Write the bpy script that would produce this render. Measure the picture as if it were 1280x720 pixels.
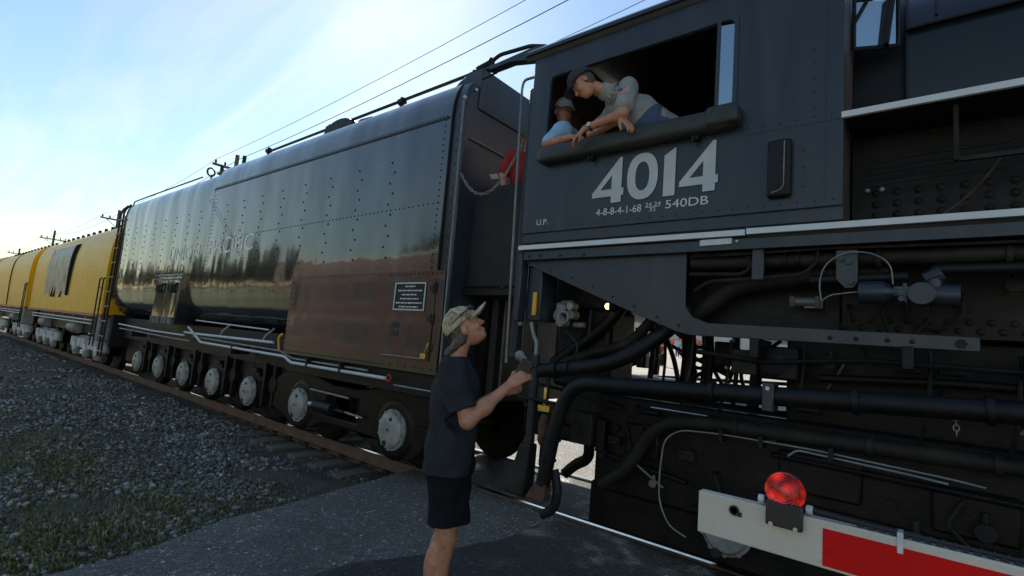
import bpy, bmesh, math, random
import numpy as np
from mathutils import Vector, Matrix
from mathutils.geometry import tessellate_polygon
for o in list(bpy.data.objects):
    bpy.data.objects.remove(o, do_unlink=True)
random.seed(7)
rng = np.random.default_rng(11)
scene = bpy.context.scene
COL = scene.collection
R = math.radians

# ------------------------------------------------------------------ camera
YAW, PITCH, ROLL = 0.688575, 0.108733, 0.082079
fw = Vector((-math.sin(YAW)*math.cos(PITCH), math.cos(YAW)*math.cos(PITCH), math.sin(PITCH)))
r0 = Vector((math.cos(YAW), math.sin(YAW), 0)); u0 = r0.cross(fw)
cr = math.cos(ROLL)*r0 + math.sin(ROLL)*u0
cu = -math.sin(ROLL)*r0 + math.cos(ROLL)*u0
cam = bpy.data.cameras.new('camera')
cam.lens = 18.0; cam.sensor_width = 36.0; cam.sensor_fit = 'HORIZONTAL'
cam.clip_start = 0.05; cam.clip_end = 5000
cam_o = bpy.data.objects.new('camera', cam); COL.objects.link(cam_o)
M = Matrix.Identity(4)
for i in range(3):
    M[i][0] = cr[i]; M[i][1] = cu[i]; M[i][2] = -fw[i]
M[0][3], M[1][3], M[2][3] = 0.0, -3.795, 1.681
cam_o.matrix_world = M
scene.camera = cam_o

# ------------------------------------------------------------------ world, sun, exposure
SUN_DIR = Vector((-0.6707, 0.4835, 0.5626)).normalized()
SUN_EL = math.asin(SUN_DIR.z)
SUN_ROT = math.atan2(SUN_DIR.x, SUN_DIR.y)
world = bpy.data.worlds.new('World'); scene.world = world; world.use_nodes = True
nt = world.node_tree; nt.nodes.clear()
def N(t, typ, **kw):
    n = t.nodes.new(typ)
    for k, v in kw.items():
        if k in n.bl_rna.properties: setattr(n, k, v)
        else: n.inputs[k.replace('_', ' ')].default_value = v
    return n
out = N(nt, 'ShaderNodeOutputWorld'); bg = N(nt, 'ShaderNodeBackground'); bg.inputs['Strength'].default_value = 0.05
sky = N(nt, 'ShaderNodeTexSky'); sky.sky_type = 'NISHITA'; sky.sun_disc = False
sky.sun_elevation = SUN_EL; sky.sun_rotation = SUN_ROT
sky.air_density = 1.8; sky.dust_density = 0.3; sky.ozone_density = 5.0; sky.altitude = 200
tc = N(nt, 'ShaderNodeTexCoord'); sep = N(nt, 'ShaderNodeSeparateXYZ')
nt.links.new(tc.outputs['Generated'], sep.inputs[0])
mx = N(nt, 'ShaderNodeMath', operation='MAXIMUM'); nt.links.new(sep.outputs['Z'], mx.inputs[0]); mx.inputs[1].default_value = 0.03
ad = N(nt, 'ShaderNodeMath', operation='ADD'); nt.links.new(mx.outputs[0], ad.inputs[0]); ad.inputs[1].default_value = 0.18
dvx = N(nt, 'ShaderNodeMath', operation='DIVIDE'); dvy = N(nt, 'ShaderNodeMath', operation='DIVIDE')
nt.links.new(sep.outputs['X'], dvx.inputs[0]); nt.links.new(ad.outputs[0], dvx.inputs[1])
nt.links.new(sep.outputs['Y'], dvy.inputs[0]); nt.links.new(ad.outputs[0], dvy.inputs[1])
cmb = N(nt, 'ShaderNodeCombineXYZ'); nt.links.new(dvx.outputs[0], cmb.inputs[0]); nt.links.new(dvy.outputs[0], cmb.inputs[1])
mp = N(nt, 'ShaderNodeMapping'); mp.inputs['Rotation'].default_value = (0, 0, R(35)); mp.inputs['Scale'].default_value = (0.55, 2.6, 1)
nt.links.new(cmb.outputs[0], mp.inputs[0])
nz = N(nt, 'ShaderNodeTexNoise'); nz.inputs['Scale'].default_value = 1.7; nz.inputs['Detail'].default_value = 7; nz.inputs['Roughness'].default_value = 0.6; nz.inputs['Distortion'].default_value = 0.9
nt.links.new(mp.outputs[0], nz.inputs['Vector'])
rp = N(nt, 'ShaderNodeValToRGB'); rp.color_ramp.elements[0].position = 0.43; rp.color_ramp.elements[1].position = 0.78
nt.links.new(nz.outputs['Fac'], rp.inputs[0])
cf = N(nt, 'ShaderNodeMath', operation='MULTIPLY'); nt.links.new(rp.outputs[0], cf.inputs[0]); cf.inputs[1].default_value = 0.42
# thin cloud takes the brightness of the sky around it, only whiter
bw = N(nt, 'ShaderNodeRGBToBW'); nt.links.new(sky.outputs[0], bw.inputs[0])
bm_ = N(nt, 'ShaderNodeMath', operation='MULTIPLY'); nt.links.new(bw.outputs[0], bm_.inputs[0]); bm_.inputs[1].default_value = 1.3
mixc = N(nt, 'ShaderNodeMix', data_type='RGBA')
nt.links.new(cf.outputs[0], mixc.inputs['Factor']); nt.links.new(sky.outputs[0], mixc.inputs[6]); nt.links.new(bm_.outputs[0], mixc.inputs[7])
nt.links.new(mixc.outputs[2], bg.inputs['Color']); nt.links.new(bg.outputs[0], out.inputs[0])

sun = bpy.data.lights.new('sun', 'SUN'); sun.energy = 3.2; sun.angle = R(0.53); sun.color = (1.0, 0.94, 0.84)
sun_o = bpy.data.objects.new('sun', sun); COL.objects.link(sun_o)
sun_o.rotation_euler = (-SUN_DIR).to_track_quat('-Z', 'Y').to_euler(); sun_o.location = (-20, 20, 20)
scene.view_settings.view_transform = 'Standard'; scene.view_settings.look = 'None'
scene.view_settings.exposure = 1.55; scene.view_settings.gamma = 1.0; scene.view_settings.use_curve_mapping = False
scene.render.engine = 'CYCLES'

# ------------------------------------------------------------------ helpers
def tag(o, label=None, cat=None, group=None, kind=None):
    if label: o['label'] = label
    if cat: o['category'] = cat
    if group: o['group'] = group
    if kind: o['kind'] = kind
    return o
def empty(name, loc, label=None, cat=None, group=None):
    o = bpy.data.objects.new(name, None); COL.objects.link(o); o.location = loc
    o.empty_display_size = 0.2
    return tag(o, label, cat, group)
def base_of(parent):
    v = Vector((0, 0, 0))
    while parent is not None:
        v += Vector(parent.location); parent = parent.parent
    return v
def mesh_obj(name, V, F, mat, parent=None, origin=None, smooth=40, bevel=0, bseg=2):
    me = bpy.data.meshes.new(name)
    off = base_of(parent) if parent is not None else Vector(origin or (0, 0, 0))
    V = np.asarray(V, dtype=float).reshape(-1, 3) - np.array(off)
    me.from_pydata(V.tolist(), [], [list(map(int, f)) for f in F]); me.update()
    if smooth:
        me.polygons.foreach_set('use_smooth', [True]*len(me.polygons))
        me.set_sharp_from_angle(angle=R(smooth))
    if mat is not None: me.materials.append(mat)
    o = bpy.data.objects.new(name, me); COL.objects.link(o)
    if parent is not None: o.parent = parent
    else: o.location = off
    if bevel:
        b = o.modifiers.new('bevel', 'BEVEL'); b.width = bevel; b.segments = bseg; b.limit_method = 'ANGLE'; b.angle_limit = R(40)
    return o
def frame_of(d):
    d = Vector(d).normalized()
    a = Vector((0, 0, 1)) if abs(d.z) < 0.9 else Vector((1, 0, 0))
    x = a.cross(d).normalized(); y = d.cross(x)
    return x, y, d
def fillet(pts, r, n=5):
    pts = [Vector(p) for p in pts]
    if r <= 0 or len(pts) < 3: return pts
    o = [pts[0]]
    for i in range(1, len(pts)-1):
        a, b, c = pts[i-1], pts[i], pts[i+1]
        ra = min(r, (a-b).length*0.49, (c-b).length*0.49)
        p = b+(a-b).normalized()*ra; q = b+(c-b).normalized()*ra
        for k in range(n+1):
            t = k/n; o.append((1-t)**2*p+2*t*(1-t)*b+t*t*q)
    o.append(pts[-1]); return o
class MB:
    def __init__(s): s.V = []; s.F = []
    def add(s, V, F):
        n = len(s.V); s.V += [tuple(v) for v in V]; s.F += [[n+i for i in f] for f in F]; return s
    def box(s, x0, x1, y0, y1, z0, z1):
        V = [(x, y, z) for z in (z0, z1) for y in (y0, y1) for x in (x0, x1)]
        return s.add(V, [(0,2,3,1),(4,5,7,6),(0,1,5,4),(2,6,7,3),(0,4,6,2),(1,3,7,5)])
    def obox(s, c, d, w, h, l, up=None):
        # box centred at c, length l along d, w sideways, h along the other
        d = Vector(d).normalized(); u = Vector(up or (0,0,1)); x = d.cross(u)
        if x.length < 1e-4: x = d.cross(Vector((1,0,0)))
        x.normalize(); y = x.cross(d); c = Vector(c)
        V = [c+x*(i*w/2)+y*(j*h/2)+d*(k*l/2) for k in (-1,1) for j in (-1,1) for i in (-1,1)]
        return s.add(V, [(0,1,3,2),(4,6,7,5),(0,4,5,1),(2,3,7,6),(0,2,6,4),(1,5,7,3)])
    def tube(s, pts, r, n=10, fil=0, caps=True, r2=None):
        P = fillet(pts, fil); m = len(P); V = []; F = []
        x = None
        for i, p in enumerate(P):
            d = (P[min(i+1, m-1)]-P[max(i-1, 0)]).normalized()
            if x is None: x, y, _ = frame_of(d)
            else:
                x = (x-d*x.dot(d))
                if x.length < 1e-5: x = frame_of(d)[0]
                x.normalize(); y = d.cross(x)
            rr = r if r2 is None else r+(r2-r)*i/(m-1)
            for k in range(n):
                a = 2*math.pi*k/n; V.append(p+x*(rr*math.cos(a))+y*(rr*math.sin(a)))
        for i in range(m-1):
            for k in range(n):
                F.append((i*n+k, i*n+(k+1) % n, (i+1)*n+(k+1) % n, (i+1)*n+k))
        if caps: F.append(tuple(reversed(range(n)))); F.append(tuple(range((m-1)*n, m*n)))
        return s.add(V, F)
    def cyl(s, a, b, r, n=20, r2=None): return s.tube([a, b], r, n, r2=r2)
    def lathe(s, c, axis, prof, n=24):
        # prof: (t along axis, radius)
        x, y, d = frame_of(axis); c = Vector(c); V = []; F = []; m = len(prof)
        for t, rr in prof:
            for k in range(n):
                a = 2*math.pi*k/n; V.append(c+d*t+x*(rr*math.cos(a))+y*(rr*math.sin(a)))
        for i in range(m-1):
            for k in range(n): F.append((i*n+k, i*n+(k+1) % n, (i+1)*n+(k+1) % n, (i+1)*n+k))
        F.append(tuple(reversed(range(n)))); F.append(tuple(range((m-1)*n, m*n)))
        return s.add(V, F)
    def sweep_x(s, prof, x0, x1, caps=True, closed=True):
        # (y,z) profile extruded along X
        n = len(prof); V = [(x0, y, z) for y, z in prof]+[(x1, y, z) for y, z in prof]
        F = [(i, (i+1) % n, n+(i+1) % n, n+i) for i in range(n if closed else n-1)]
        if caps and closed:
            for tri in tessellate_polygon([[Vector((y, z, 0)) for y, z in prof]]):
                F.append(tri); F.append(tuple(n+i for i in reversed(tri)))
        return s.add(V, F)
    def plate_y(s, outline, y0, y1, holes=()):
        # (x,z) outline with holes, a plate between y0 (front) and y1
        loops = [list(outline)]+[list(h) for h in holes]
        fl = [p for l in loops for p in l]; n = len(fl)
        V = [(x, y0, z) for x, z in fl]+[(x, y1, z) for x, z in fl]; F = []
        for tri in tessellate_polygon([[Vector((x, z, 0)) for x, z in l] for l in loops]):
            a, b, c = tri
            ar = (fl[b][0]-fl[a][0])*(fl[c][1]-fl[a][1])-(fl[b][1]-fl[a][1])*(fl[c][0]-fl[a][0])
            if ar < 0: a, b, c = c, b, a
            F.append((a, b, c)); F.append((n+c, n+b, n+a))
        st = 0
        for l in loops:
            k = len(l)
            for i in range(k): F.append((st+i, st+(i+1) % k, n+st+(i+1) % k, n+st+i))
            st += k
        return s.add(V, F)
    def plate_x(s, outline, x0, x1):
        fl = list(outline); n = len(fl)
        V = [(x0, y, z) for y, z in fl]+[(x1, y, z) for y, z in fl]; F = []
        for a, b, c in tessellate_polygon([[Vector((y, z, 0)) for y, z in fl]]):
            F.append((a, b, c)); F.append((n+c, n+b, n+a))
        for i in range(n): F.append((i, (i+1) % n, n+(i+1) % n, n+i))
        return s.add(V, F)
    def dome(s, c, nrm, r, hgt=None, n=6):
        x, y, d = frame_of(nrm); c = Vector(c); hgt = hgt or r*0.7
        V = [c+x*(r*math.cos(2*math.pi*k/n))+y*(r*math.sin(2*math.pi*k/n)) for k in range(n)]
        V += [c+d*(hgt*.75)+x*(.62*r*math.cos(2*math.pi*k/n))+y*(.62*r*math.sin(2*math.pi*k/n)) for k in range(n)]
        V += [c+d*hgt]
        F = [(k, (k+1) % n, n+(k+1) % n, n+k) for k in range(n)]+[(n+k, n+(k+1) % n, 2*n) for k in range(n)]
        return s.add(V, F)
    def sphere(s, c, rx, ry=None, rz=None, n=14, m=8):
        ry = ry or rx; rz = rz or rx; V = []; F = []
        for i in range(m+1):
            ph = math.pi*i/m
            for k in range(n):
                a = 2*math.pi*k/n
                V.append((c[0]+rx*math.sin(ph)*math.cos(a), c[1]+ry*math.sin(ph)*math.sin(a), c[2]+rz*math.cos(ph)))
        for i in range(m):
            for k in range(n): F.append((i*n+k, (i+1)*n+k, (i+1)*n+(k+1) % n, i*n+(k+1) % n))
        return s.add(V, F)
    def torus(s, c, axis, R_, r, n=24, m=8, a0=0, a1=2*math.pi):
        x, y, d = frame_of(axis); c = Vector(c)
        full = abs(a1-a0-2*math.pi) < 1e-4
        pts = [c+x*(R_*math.cos(a0+(a1-a0)*k/n))+y*(R_*math.sin(a0+(a1-a0)*k/n)) for k in range(n+1)]
        return s.tube(pts, r, m, caps=not full)
    def fix(s):
        me = bpy.data.meshes.new('tmp'); me.from_pydata(s.V, [], s.F)
        b = bmesh.new(); b.from_mesh(me); bmesh.ops.recalc_face_normals(b, faces=b.faces); b.verts.ensure_lookup_table()
        s.V = [tuple(v.co) for v in b.verts]; s.F = [[v.index for v in f.verts] for f in b.faces]
        b.free(); bpy.data.meshes.remove(me); return s
    def build(s, name, mat, parent=None, origin=None, smooth=40, bevel=0, bseg=2, fix=True):
        if fix: s.fix()
        return mesh_obj(name, s.V, s.F, mat, parent, origin, smooth, bevel, bseg)
def copy_tree(o, parent=None):
    c = o.copy(); COL.objects.link(c); c.parent = parent
    for ch in o.children: copy_tree(ch, c)
    return c
def text_mesh(body, x0, x1, z0, z1, y, thick=0.002, spacing=1.0):
    cu_ = bpy.data.curves.new('t', 'FONT'); cu_.body = body; cu_.size = 1; cu_.space_character = spacing
    cu_.resolution_u = 4
    ob = bpy.data.objects.new('t', cu_); COL.objects.link(ob)
    dg = bpy.context.evaluated_depsgraph_get(); me = bpy.data.meshes.new_from_object(ob.evaluated_get(dg))
    V = np.array([v.co[:] for v in me.vertices]); F = [list(p.vertices) for p in me.polygons]
    bpy.data.objects.remove(ob); bpy.data.curves.remove(cu_); bpy.data.meshes.remove(me)
    lo = V.min(0); hi = V.max(0)
    X = x0+(V[:, 0]-lo[0])/(hi[0]-lo[0])*(x1-x0); Z = z0+(V[:, 1]-lo[1])/(hi[1]-lo[1])*(z1-z0)
    return np.stack([X, np.full_like(X, y), Z], 1), F

# ------------------------------------------------------------------ materials
def mat_new(name):
    m = bpy.data.materials.new(name); m.use_nodes = True
    t = m.node_tree; b = t.nodes['Principled BSDF']; return m, t, b
def obj_noise(t, scale, detail=5, rough=0.6, sc=(1, 1, 1), dist=0):
    c = N(t, 'ShaderNodeTexCoord'); mpn = N(t, 'ShaderNodeMapping'); mpn.inputs['Scale'].default_value = sc
    t.links.new(c.outputs['Object'], mpn.inputs[0])
    n = N(t, 'ShaderNodeTexNoise'); n.inputs['Scale'].default_value = scale; n.inputs['Detail'].default_value = detail
    n.inputs['Roughness'].default_value = rough; n.inputs['Distortion'].default_value = dist
    t.links.new(mpn.outputs[0], n.inputs['Vector']); return n
def ramp(t, src, stops):
    r = N(t, 'ShaderNodeValToRGB'); e = r.color_ramp.elements
    while len(e) < len(stops): e.new(0.5)
    for i, (p, c) in enumerate(stops):
        e[i].position = p; e[i].color = (*c, 1) if len(c) == 3 else c
    t.links.new(src, r.inputs[0]); return r
def bump(t, b, src, strength, dist=0.01, prev=None):
    n = N(t, 'ShaderNodeBump'); n.inputs['Strength'].default_value = strength; n.inputs['Distance'].default_value = dist
    t.links.new(src, n.inputs['Height'])
    if prev: t.links.new(prev.outputs[0], n.inputs['Normal'])
    t.links.new(n.outputs[0], b.inputs['Normal']); return n
def simple(name, col, rough=0.5, metal=0.0, var=0.25, scale=8, bmp=0.0, bscale=40, rvar=0.12, spec=0.5, coat=0):
    m, t, b = mat_new(name)
    n = obj_noise(t, scale)
    lo = tuple(c*(1-var) for c in col); hi = tuple(min(1, c*(1+var)) for c in col)
    r = ramp(t, n.outputs['Fac'], [(0.3, lo), (0.7, hi)]); t.links.new(r.outputs[0], b.inputs['Base Color'])
    rr = N(t, 'ShaderNodeMapRange'); rr.inputs[3].default_value = max(0.02, rough-rvar); rr.inputs[4].default_value = min(1, rough+rvar)
    n2 = obj_noise(t, scale*2.3); t.links.new(n2.outputs['Fac'], rr.inputs[0]); t.links.new(rr.outputs[0], b.inputs['Roughness'])
    b.inputs['Metallic'].default_value = metal; b.inputs['Specular IOR Level'].default_value = spec
    if coat: b.inputs['Coat Weight'].default_value = coat; b.inputs['Coat Roughness'].default_value = 0.08
    if bmp:
        n3 = obj_noise(t, bscale); bump(t, b, n3.outputs['Fac'], bmp, 0.01)
    return m
MAT = {}
# glossy black tender paint over slightly wavy plates with dusty film
def paint(name, col, r_lo, r_hi, wave, dustcol, dust, wsc=(0.9, 0.9, 0.35), wscale=1.3, wdist=0.03, spec=0.5, coat=0):
    m, t, b = mat_new(name)
    w = obj_noise(t, wscale, 2, 0.45, wsc); bp = bump(t, b, w.outputs['Fac'], wave, wdist)
    fine = obj_noise(t, 60, 3, 0.6); bump(t, b, fine.outputs['Fac'], 0.03, 0.004, bp)
    st = obj_noise(t, 3.0, 6, 0.65, (1.6, 1.6, 0.25), 0.6)
    r = ramp(t, st.outputs['Fac'], [(0.42, (0, 0, 0)), (0.8, (1, 1, 1))])
    mm = N(t, 'ShaderNodeMath', operation='MULTIPLY'); t.links.new(r.outputs[0], mm.inputs[0]); mm.inputs[1].default_value = dust
    mc = N(t, 'ShaderNodeMix', data_type='RGBA'); mc.inputs[6].default_value = (*col, 1); mc.inputs[7].default_value = (*dustcol, 1)
    t.links.new(mm.outputs[0], mc.inputs['Factor']); t.links.new(mc.outputs[2], b.inputs['Base Color'])
    mr = N(t, 'ShaderNodeMapRange'); mr.inputs[3].default_value = r_lo; mr.inputs[4].default_value = r_hi
    n2 = obj_noise(t, 4, 6, 0.7); t.links.new(n2.outputs['Fac'], mr.inputs[0]); t.links.new(mr.outputs[0], b.inputs['Roughness'])
    b.inputs['Specular IOR Level'].default_value = spec
    if coat:
        b.inputs['Coat Weight'].default_value = coat; b.inputs['Coat Roughness'].default_value = 0.03; b.inputs['Coat IOR'].default_value = 1.7; t.links.new(b.inputs['Normal'].links[0].from_socket, b.inputs['Coat Normal'])
    return m
MAT['tender'] = paint('tender_gloss_black', (0.012, 0.013, 0.015), 0.07, 0.17, 1.0, (0.10, 0.095, 0.085), 0.30, wdist=0.04, spec=0.85, coat=0.5)
MAT['skirt'] = paint('skirt_dusty_black', (0.014, 0.014, 0.014), 0.05, 0.11, 0.5, (0.08, 0.075, 0.07), 0.16, spec=0.6, coat=0.15)
MAT['cover'] = simple('cover_paint', (0.31, 0.30, 0.27), 0.5, 0, 0.4, 7)
MAT['dullrail'] = simple('dull_handrail', (0.16, 0.16, 0.165), 0.4, 0.2, 0.2, 9)
MAT['cab'] = paint('cab_satin_black', (0.019, 0.028, 0.043), 0.20, 0.40, 0.3, (0.13, 0.125, 0.115), 0.22)
MAT['jacket'] = paint('boiler_jacket', (0.010, 0.012, 0.016), 0.2, 0.4, 0.12, (0.06, 0.06, 0.06), 0.08)
MAT['iron'] = simple('black_iron', (0.007, 0.007, 0.008), 0.5, 0, 0.5, 6, 0.25, 50, 0.2, spec=0.32)
MAT['greasy'] = simple('greasy_iron', (0.009, 0.007, 0.005), 0.45, 0, 0.7, 5, 0.35, 40, 0.2, spec=0.25)
MAT['dustyiron'] = simple('dusty_iron', (0.022, 0.019, 0.015), 0.62, 0, 0.6, 5, 0.3, 45, 0.15, spec=0.3)
MAT['rust'] = simple('rusty_iron', (0.10, 0.045, 0.028), 0.75, 0, 0.5, 9, 0.3, 60)
MAT['rail'] = simple('rail_rust', (0.15, 0.085, 0.055), 0.7, 0, 0.35, 6, 0.2, 60)
MAT['steel'] = simple('bright_steel', (0.55, 0.55, 0.55), 0.22, 1.0, 0.15, 12)
MAT['silver'] = simple('silver_paint', (0.56, 0.57, 0.58), 0.42, 0.1, 0.18, 14, 0.05, 80)
MAT['dullsilver'] = simple('grimy_silver_paint', (0.26, 0.26, 0.25), 0.5, 0.15, 0.3, 8)
MAT['white'] = simple('white_paint', (0.66, 0.67, 0.69), 0.4, 0, 0.06, 5)
MAT['letter'] = simple('silver_lettering', (0.50, 0.51, 0.53), 0.35, 0, 0.10, 4)
MAT['faded'] = simple('faded_lettering', (0.92, 0.92, 0.92), 0.5, 0, 0.25, 6)
MAT['yellowpaint'] = paint('armour_yellow', (0.80, 0.43, 0.008), 0.25, 0.42, 0.4, (0.34, 0.20, 0.05), 0.35, (0.7, 0.7, 0.6), 1.0, 0.03, spec=0.12)
MAT['mural'] = simple('mural_grey', (0.24, 0.22, 0.20), 0.35, 0, 0.75, 2.2, spec=0.15)
MAT['flatblack'] = simple('flat_black', (0.004, 0.004, 0.004), 0.9, spec=0.03)
MAT['redband'] = simple('red_band', (0.32, 0.03, 0.02), 0.4)
MAT['gold'] = simple('brass', (0.62, 0.42, 0.12), 0.35, 0.9, 0.2, 20)
MAT['yellow'] = simple('safety_yellow', (0.75, 0.42, 0.03), 0.5, 0, 0.1)
MAT['red'] = simple('red_metal', (0.45, 0.02, 0.02), 0.4)
MAT['inside'] = simple('cab_interior', (0.11, 0.075, 0.066), 0.6, 0, 0.3, 3)
MAT['pad'] = simple('armrest_vinyl', (0.030, 0.032, 0.028), 0.5, 0, 0.3, 12, 0.1, 60)
MAT['rubber'] = simple('rubber', (0.015, 0.015, 0.016), 0.6)
MAT['wood'] = simple('pole_wood', (0.10, 0.075, 0.055), 0.85, 0, 0.3, 6)
MAT['wire'] = simple('wire', (0.03, 0.03, 0.03), 0.5)
def glass(name, col=(1, 1, 1), rough=0.02, trans=1.0, ior=1.5):
    m, t, b = mat_new(name); b.inputs['Base Color'].default_value = (*col, 1); b.inputs['Roughness'].default_value = rough
    b.inputs['Transmission Weight'].default_value = trans; b.inputs['IOR'].default_value = ior; return m
MAT['glass'] = glass('window_glass', (0.8, 0.88, 0.9))
m, t, b = mat_new('coated_glass'); b.inputs['Base Color'].default_value = (0.34, 0.42, 0.48, 1); b.inputs['Metallic'].default_value = 0.85; b.inputs['Roughness'].default_value = 0.06
MAT['mirrorglass'] = m
m, t, b = mat_new('lens_red'); b.inputs['Roughness'].default_value = 0.22
b.inputs['Transmission Weight'].default_value = 0.35; b.inputs['Coat Weight'].default_value = 0.6
b.inputs['Emission Color'].default_value = (1, 0.02, 0.01, 1)
vv = N(t, 'ShaderNodeTexVoronoi'); vv.inputs['Scale'].default_value = 34; cc = N(t, 'ShaderNodeTexCoord'); t.links.new(cc.outputs['Object'], vv.inputs['Vector'])
em = N(t, 'ShaderNodeMapRange'); em.inputs[1].default_value = 0.1; em.inputs[2].default_value = 0.7; em.inputs[3].default_value = 0.2; em.inputs[4].default_value = 0.0
t.links.new(vv.outputs['Distance'], em.inputs[0]); t.links.new(em.outputs[0], b.inputs['Emission Strength'])
bump(t, b, vv.outputs['Distance'], 0.8, 0.008)
nl = obj_noise(t, 16, 3, 0.5); rl_ = ramp(t, nl.outputs['Fac'], [(0.35, (0.16, 0.0, 0.003)), (0.62, (0.85, 0.015, 0.01))]); t.links.new(rl_.outputs[0], b.inputs['Base Color'])
MAT['lens_red'] = m
m, t, b = mat_new('lamp_amber'); b.inputs['Base Color'].default_value = (0.9, 0.4, 0.05, 1); b.inputs['Emission Color'].default_value = (1, 0.55, 0.15, 1); b.inputs['Emission Strength'].default_value = 2.0
MAT['amber'] = m
def sheeting(name, col):
    m, t, b = mat_new(name); b.inputs['Roughness'].default_value = 0.5; b.inputs['Specular IOR Level'].default_value = 0.15
    n = obj_noise(t, 5, 8, 0.7); r = ramp(t, n.outputs['Fac'], [(0.35, tuple(c*0.86 for c in col)), (0.65, col)]); 
    s2 = obj_noise(t, 26, 6, 0.75, (0.3, 1, 1)); r2 = ramp(t, s2.outputs['Fac'], [(0.28, (0.30, 0.27, 0.23)), (0.42, (1, 1, 1))])
    mu = N(t, 'ShaderNodeMix', data_type='RGBA', blend_type='MULTIPLY'); mu.inputs['Factor'].default_value = 0.5
    t.links.new(r.outputs[0], mu.inputs[6]); t.links.new(r2.outputs[0], mu.inputs[7]); t.links.new(mu.outputs[2], b.inputs['Base Color'])
    return m
MAT['gatewhite'] = sheeting('gate_white_sheeting', (0.66, 0.60, 0.51))
MAT['gatered'] = sheeting('gate_red_sheeting', (0.70, 0.008, 0.008))
# ground materials
def asphalt(name, base, wet=False):
    m, t, b = mat_new(name)
    big = obj_noise(t, 0.7, 6, 0.65); r = ramp(t, big.outputs['Fac'], [(0.3, tuple(c*0.7 for c in base)), (0.7, tuple(c*1.35 for c in base))])
    c = N(t, 'ShaderNodeTexCoord'); v = N(t, 'ShaderNodeTexVoronoi'); v.inputs['Scale'].default_value = 52; t.links.new(c.outputs['Object'], v.inputs['Vector'])
    sp = ramp(t, v.outputs['Color'], [(0.45, (0.55, 0.55, 0.55)), (0.86, (1.2, 1.2, 1.2)), (0.96, (4.2, 4.0, 3.7))])
    mu = N(t, 'ShaderNodeMix', data_type='RGBA', blend_type='MULTIPLY'); mu.inputs['Factor'].default_value = 1
    t.links.new(r.outputs[0], mu.inputs[6]); t.links.new(sp.outputs[0], mu.inputs[7]); t.links.new(mu.outputs[2], b.inputs['Base Color'])
    b.inputs['Roughness'].default_value = 0.8
    n3 = obj_noise(t, 9, 4, 0.6)
    bp = bump(t, b, v.outputs['Distance'], 0.9, 0.012)
    bump(t, b, n3.outputs['Fac'], 0.35, 0.02, bp)
    if wet:
        n4 = obj_noise(t, 2.2, 5, 0.6); rr = ramp(t, n4.outputs['Fac'], [(0.50, (0.8, 0.8, 0.8)), (0.66, (0.3, 0.3, 0.3))])
        t.links.new(rr.outputs[0], b.inputs['Roughness'])
    return m
MAT['asphalt'] = asphalt('asphalt', (0.185, 0.172, 0.152))
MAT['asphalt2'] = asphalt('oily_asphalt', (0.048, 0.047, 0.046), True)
m, t, b = mat_new('ground_dirt_grass')
n1 = obj_noise(t, 0.05, 6, 0.6); n2 = obj_noise(t, 2.5, 8, 0.7)
r1 = ramp(t, n1.outputs['Fac'], [(0.42, (0.07, 0.095, 0.022)), (0.62, (0.17, 0.14, 0.075))]); r2 = ramp(t, n2.outputs['Fac'], [(0.3, (0.6, 0.6, 0.6)), (0.7, (1.25, 1.25, 1.25))])
mu = N(t, 'ShaderNodeMix', data_type='RGBA', blend_type='MULTIPLY'); mu.inputs['Factor'].default_value = 1
t.links.new(r1.outputs[0], mu.inputs[6]); t.links.new(r2.outputs[0], mu.inputs[7]); t.links.new(mu.outputs[2], b.inputs['Base Color']); b.inputs['Roughness'].default_value = 0.95
MAT['ground'] = m
MAT['lot'] = simple('pale_concrete', (0.30, 0.26, 0.21), 0.9, 0, 0.2, 0.8, 0.1, 30)
m, t, b = mat_new('ballast_dirt')
n1 = obj_noise(t, 1.1, 6, 0.65); n2 = obj_noise(t, 30, 8, 0.75)
r1 = ramp(t, n1.outputs['Fac'], [(0.35, (0.05, 0.047, 0.042)), (0.52, (0.10, 0.083, 0.062)), (0.68, (0.07, 0.082, 0.03))]); r2 = ramp(t, n2.outputs['Fac'], [(0.3, (0.4, 0.4, 0.4)), (0.7, (1.5, 1.5, 1.5))])
mu = N(t, 'ShaderNodeMix', data_type='RGBA', blend_type='MULTIPLY'); mu.inputs['Factor'].default_value = 1
t.links.new(r1.outputs[0], mu.inputs[6]); t.links.new(r2.outputs[0], mu.inputs[7]); t.links.new(mu.outputs[2], b.inputs['Base Color']); b.inputs['Roughness'].default_value = 0.95
bump(t, b, n2.outputs['Fac'], 0.8, 0.02)
MAT['bed'] = m
m, t, b = mat_new('ballast_stone')
at = N(t, 'ShaderNodeAttribute', attribute_name='tone'); n2 = obj_noise(t, 40, 5, 0.7)
r1 = ramp(t, at.outputs['Fac'], [(0.0, (0.07, 0.063, 0.054)), (0.5, (0.18, 0.163, 0.140)), (0.85, (0.32, 0.29, 0.25)), (1.0, (0.54, 0.48, 0.41))])
r2 = ramp(t, n2.outputs['Fac'], [(0.3, (0.65, 0.65, 0.65)), (0.7, (1.2, 1.2, 1.2))])
mu = N(t, 'ShaderNodeMix', data_type='RGBA', blend_type='MULTIPLY'); mu.inputs['Factor'].default_value = 1
t.links.new(r1.outputs[0], mu.inputs[6]); t.links.new(r2.outputs[0], mu.inputs[7]); t.links.new(mu.outputs[2], b.inputs['Base Color']); b.inputs['Roughness'].default_value = 0.8
MAT['stone'] = m
m, t, b = mat_new('weed_leaf')
at = N(t, 'ShaderNodeAttribute', attribute_name='tone')
r1 = ramp(t, at.outputs['Fac'], [(0.0, (0.07, 0.085, 0.02)), (0.5, (0.15, 0.165, 0.04)), (0.8, (0.27, 0.24, 0.08)), (1.0, (0.38, 0.30, 0.15))]); t.links.new(r1.outputs[0], b.inputs['Base Color'])
b.inputs['Roughness'].default_value = 0.7
MAT['weed'] = m
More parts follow.
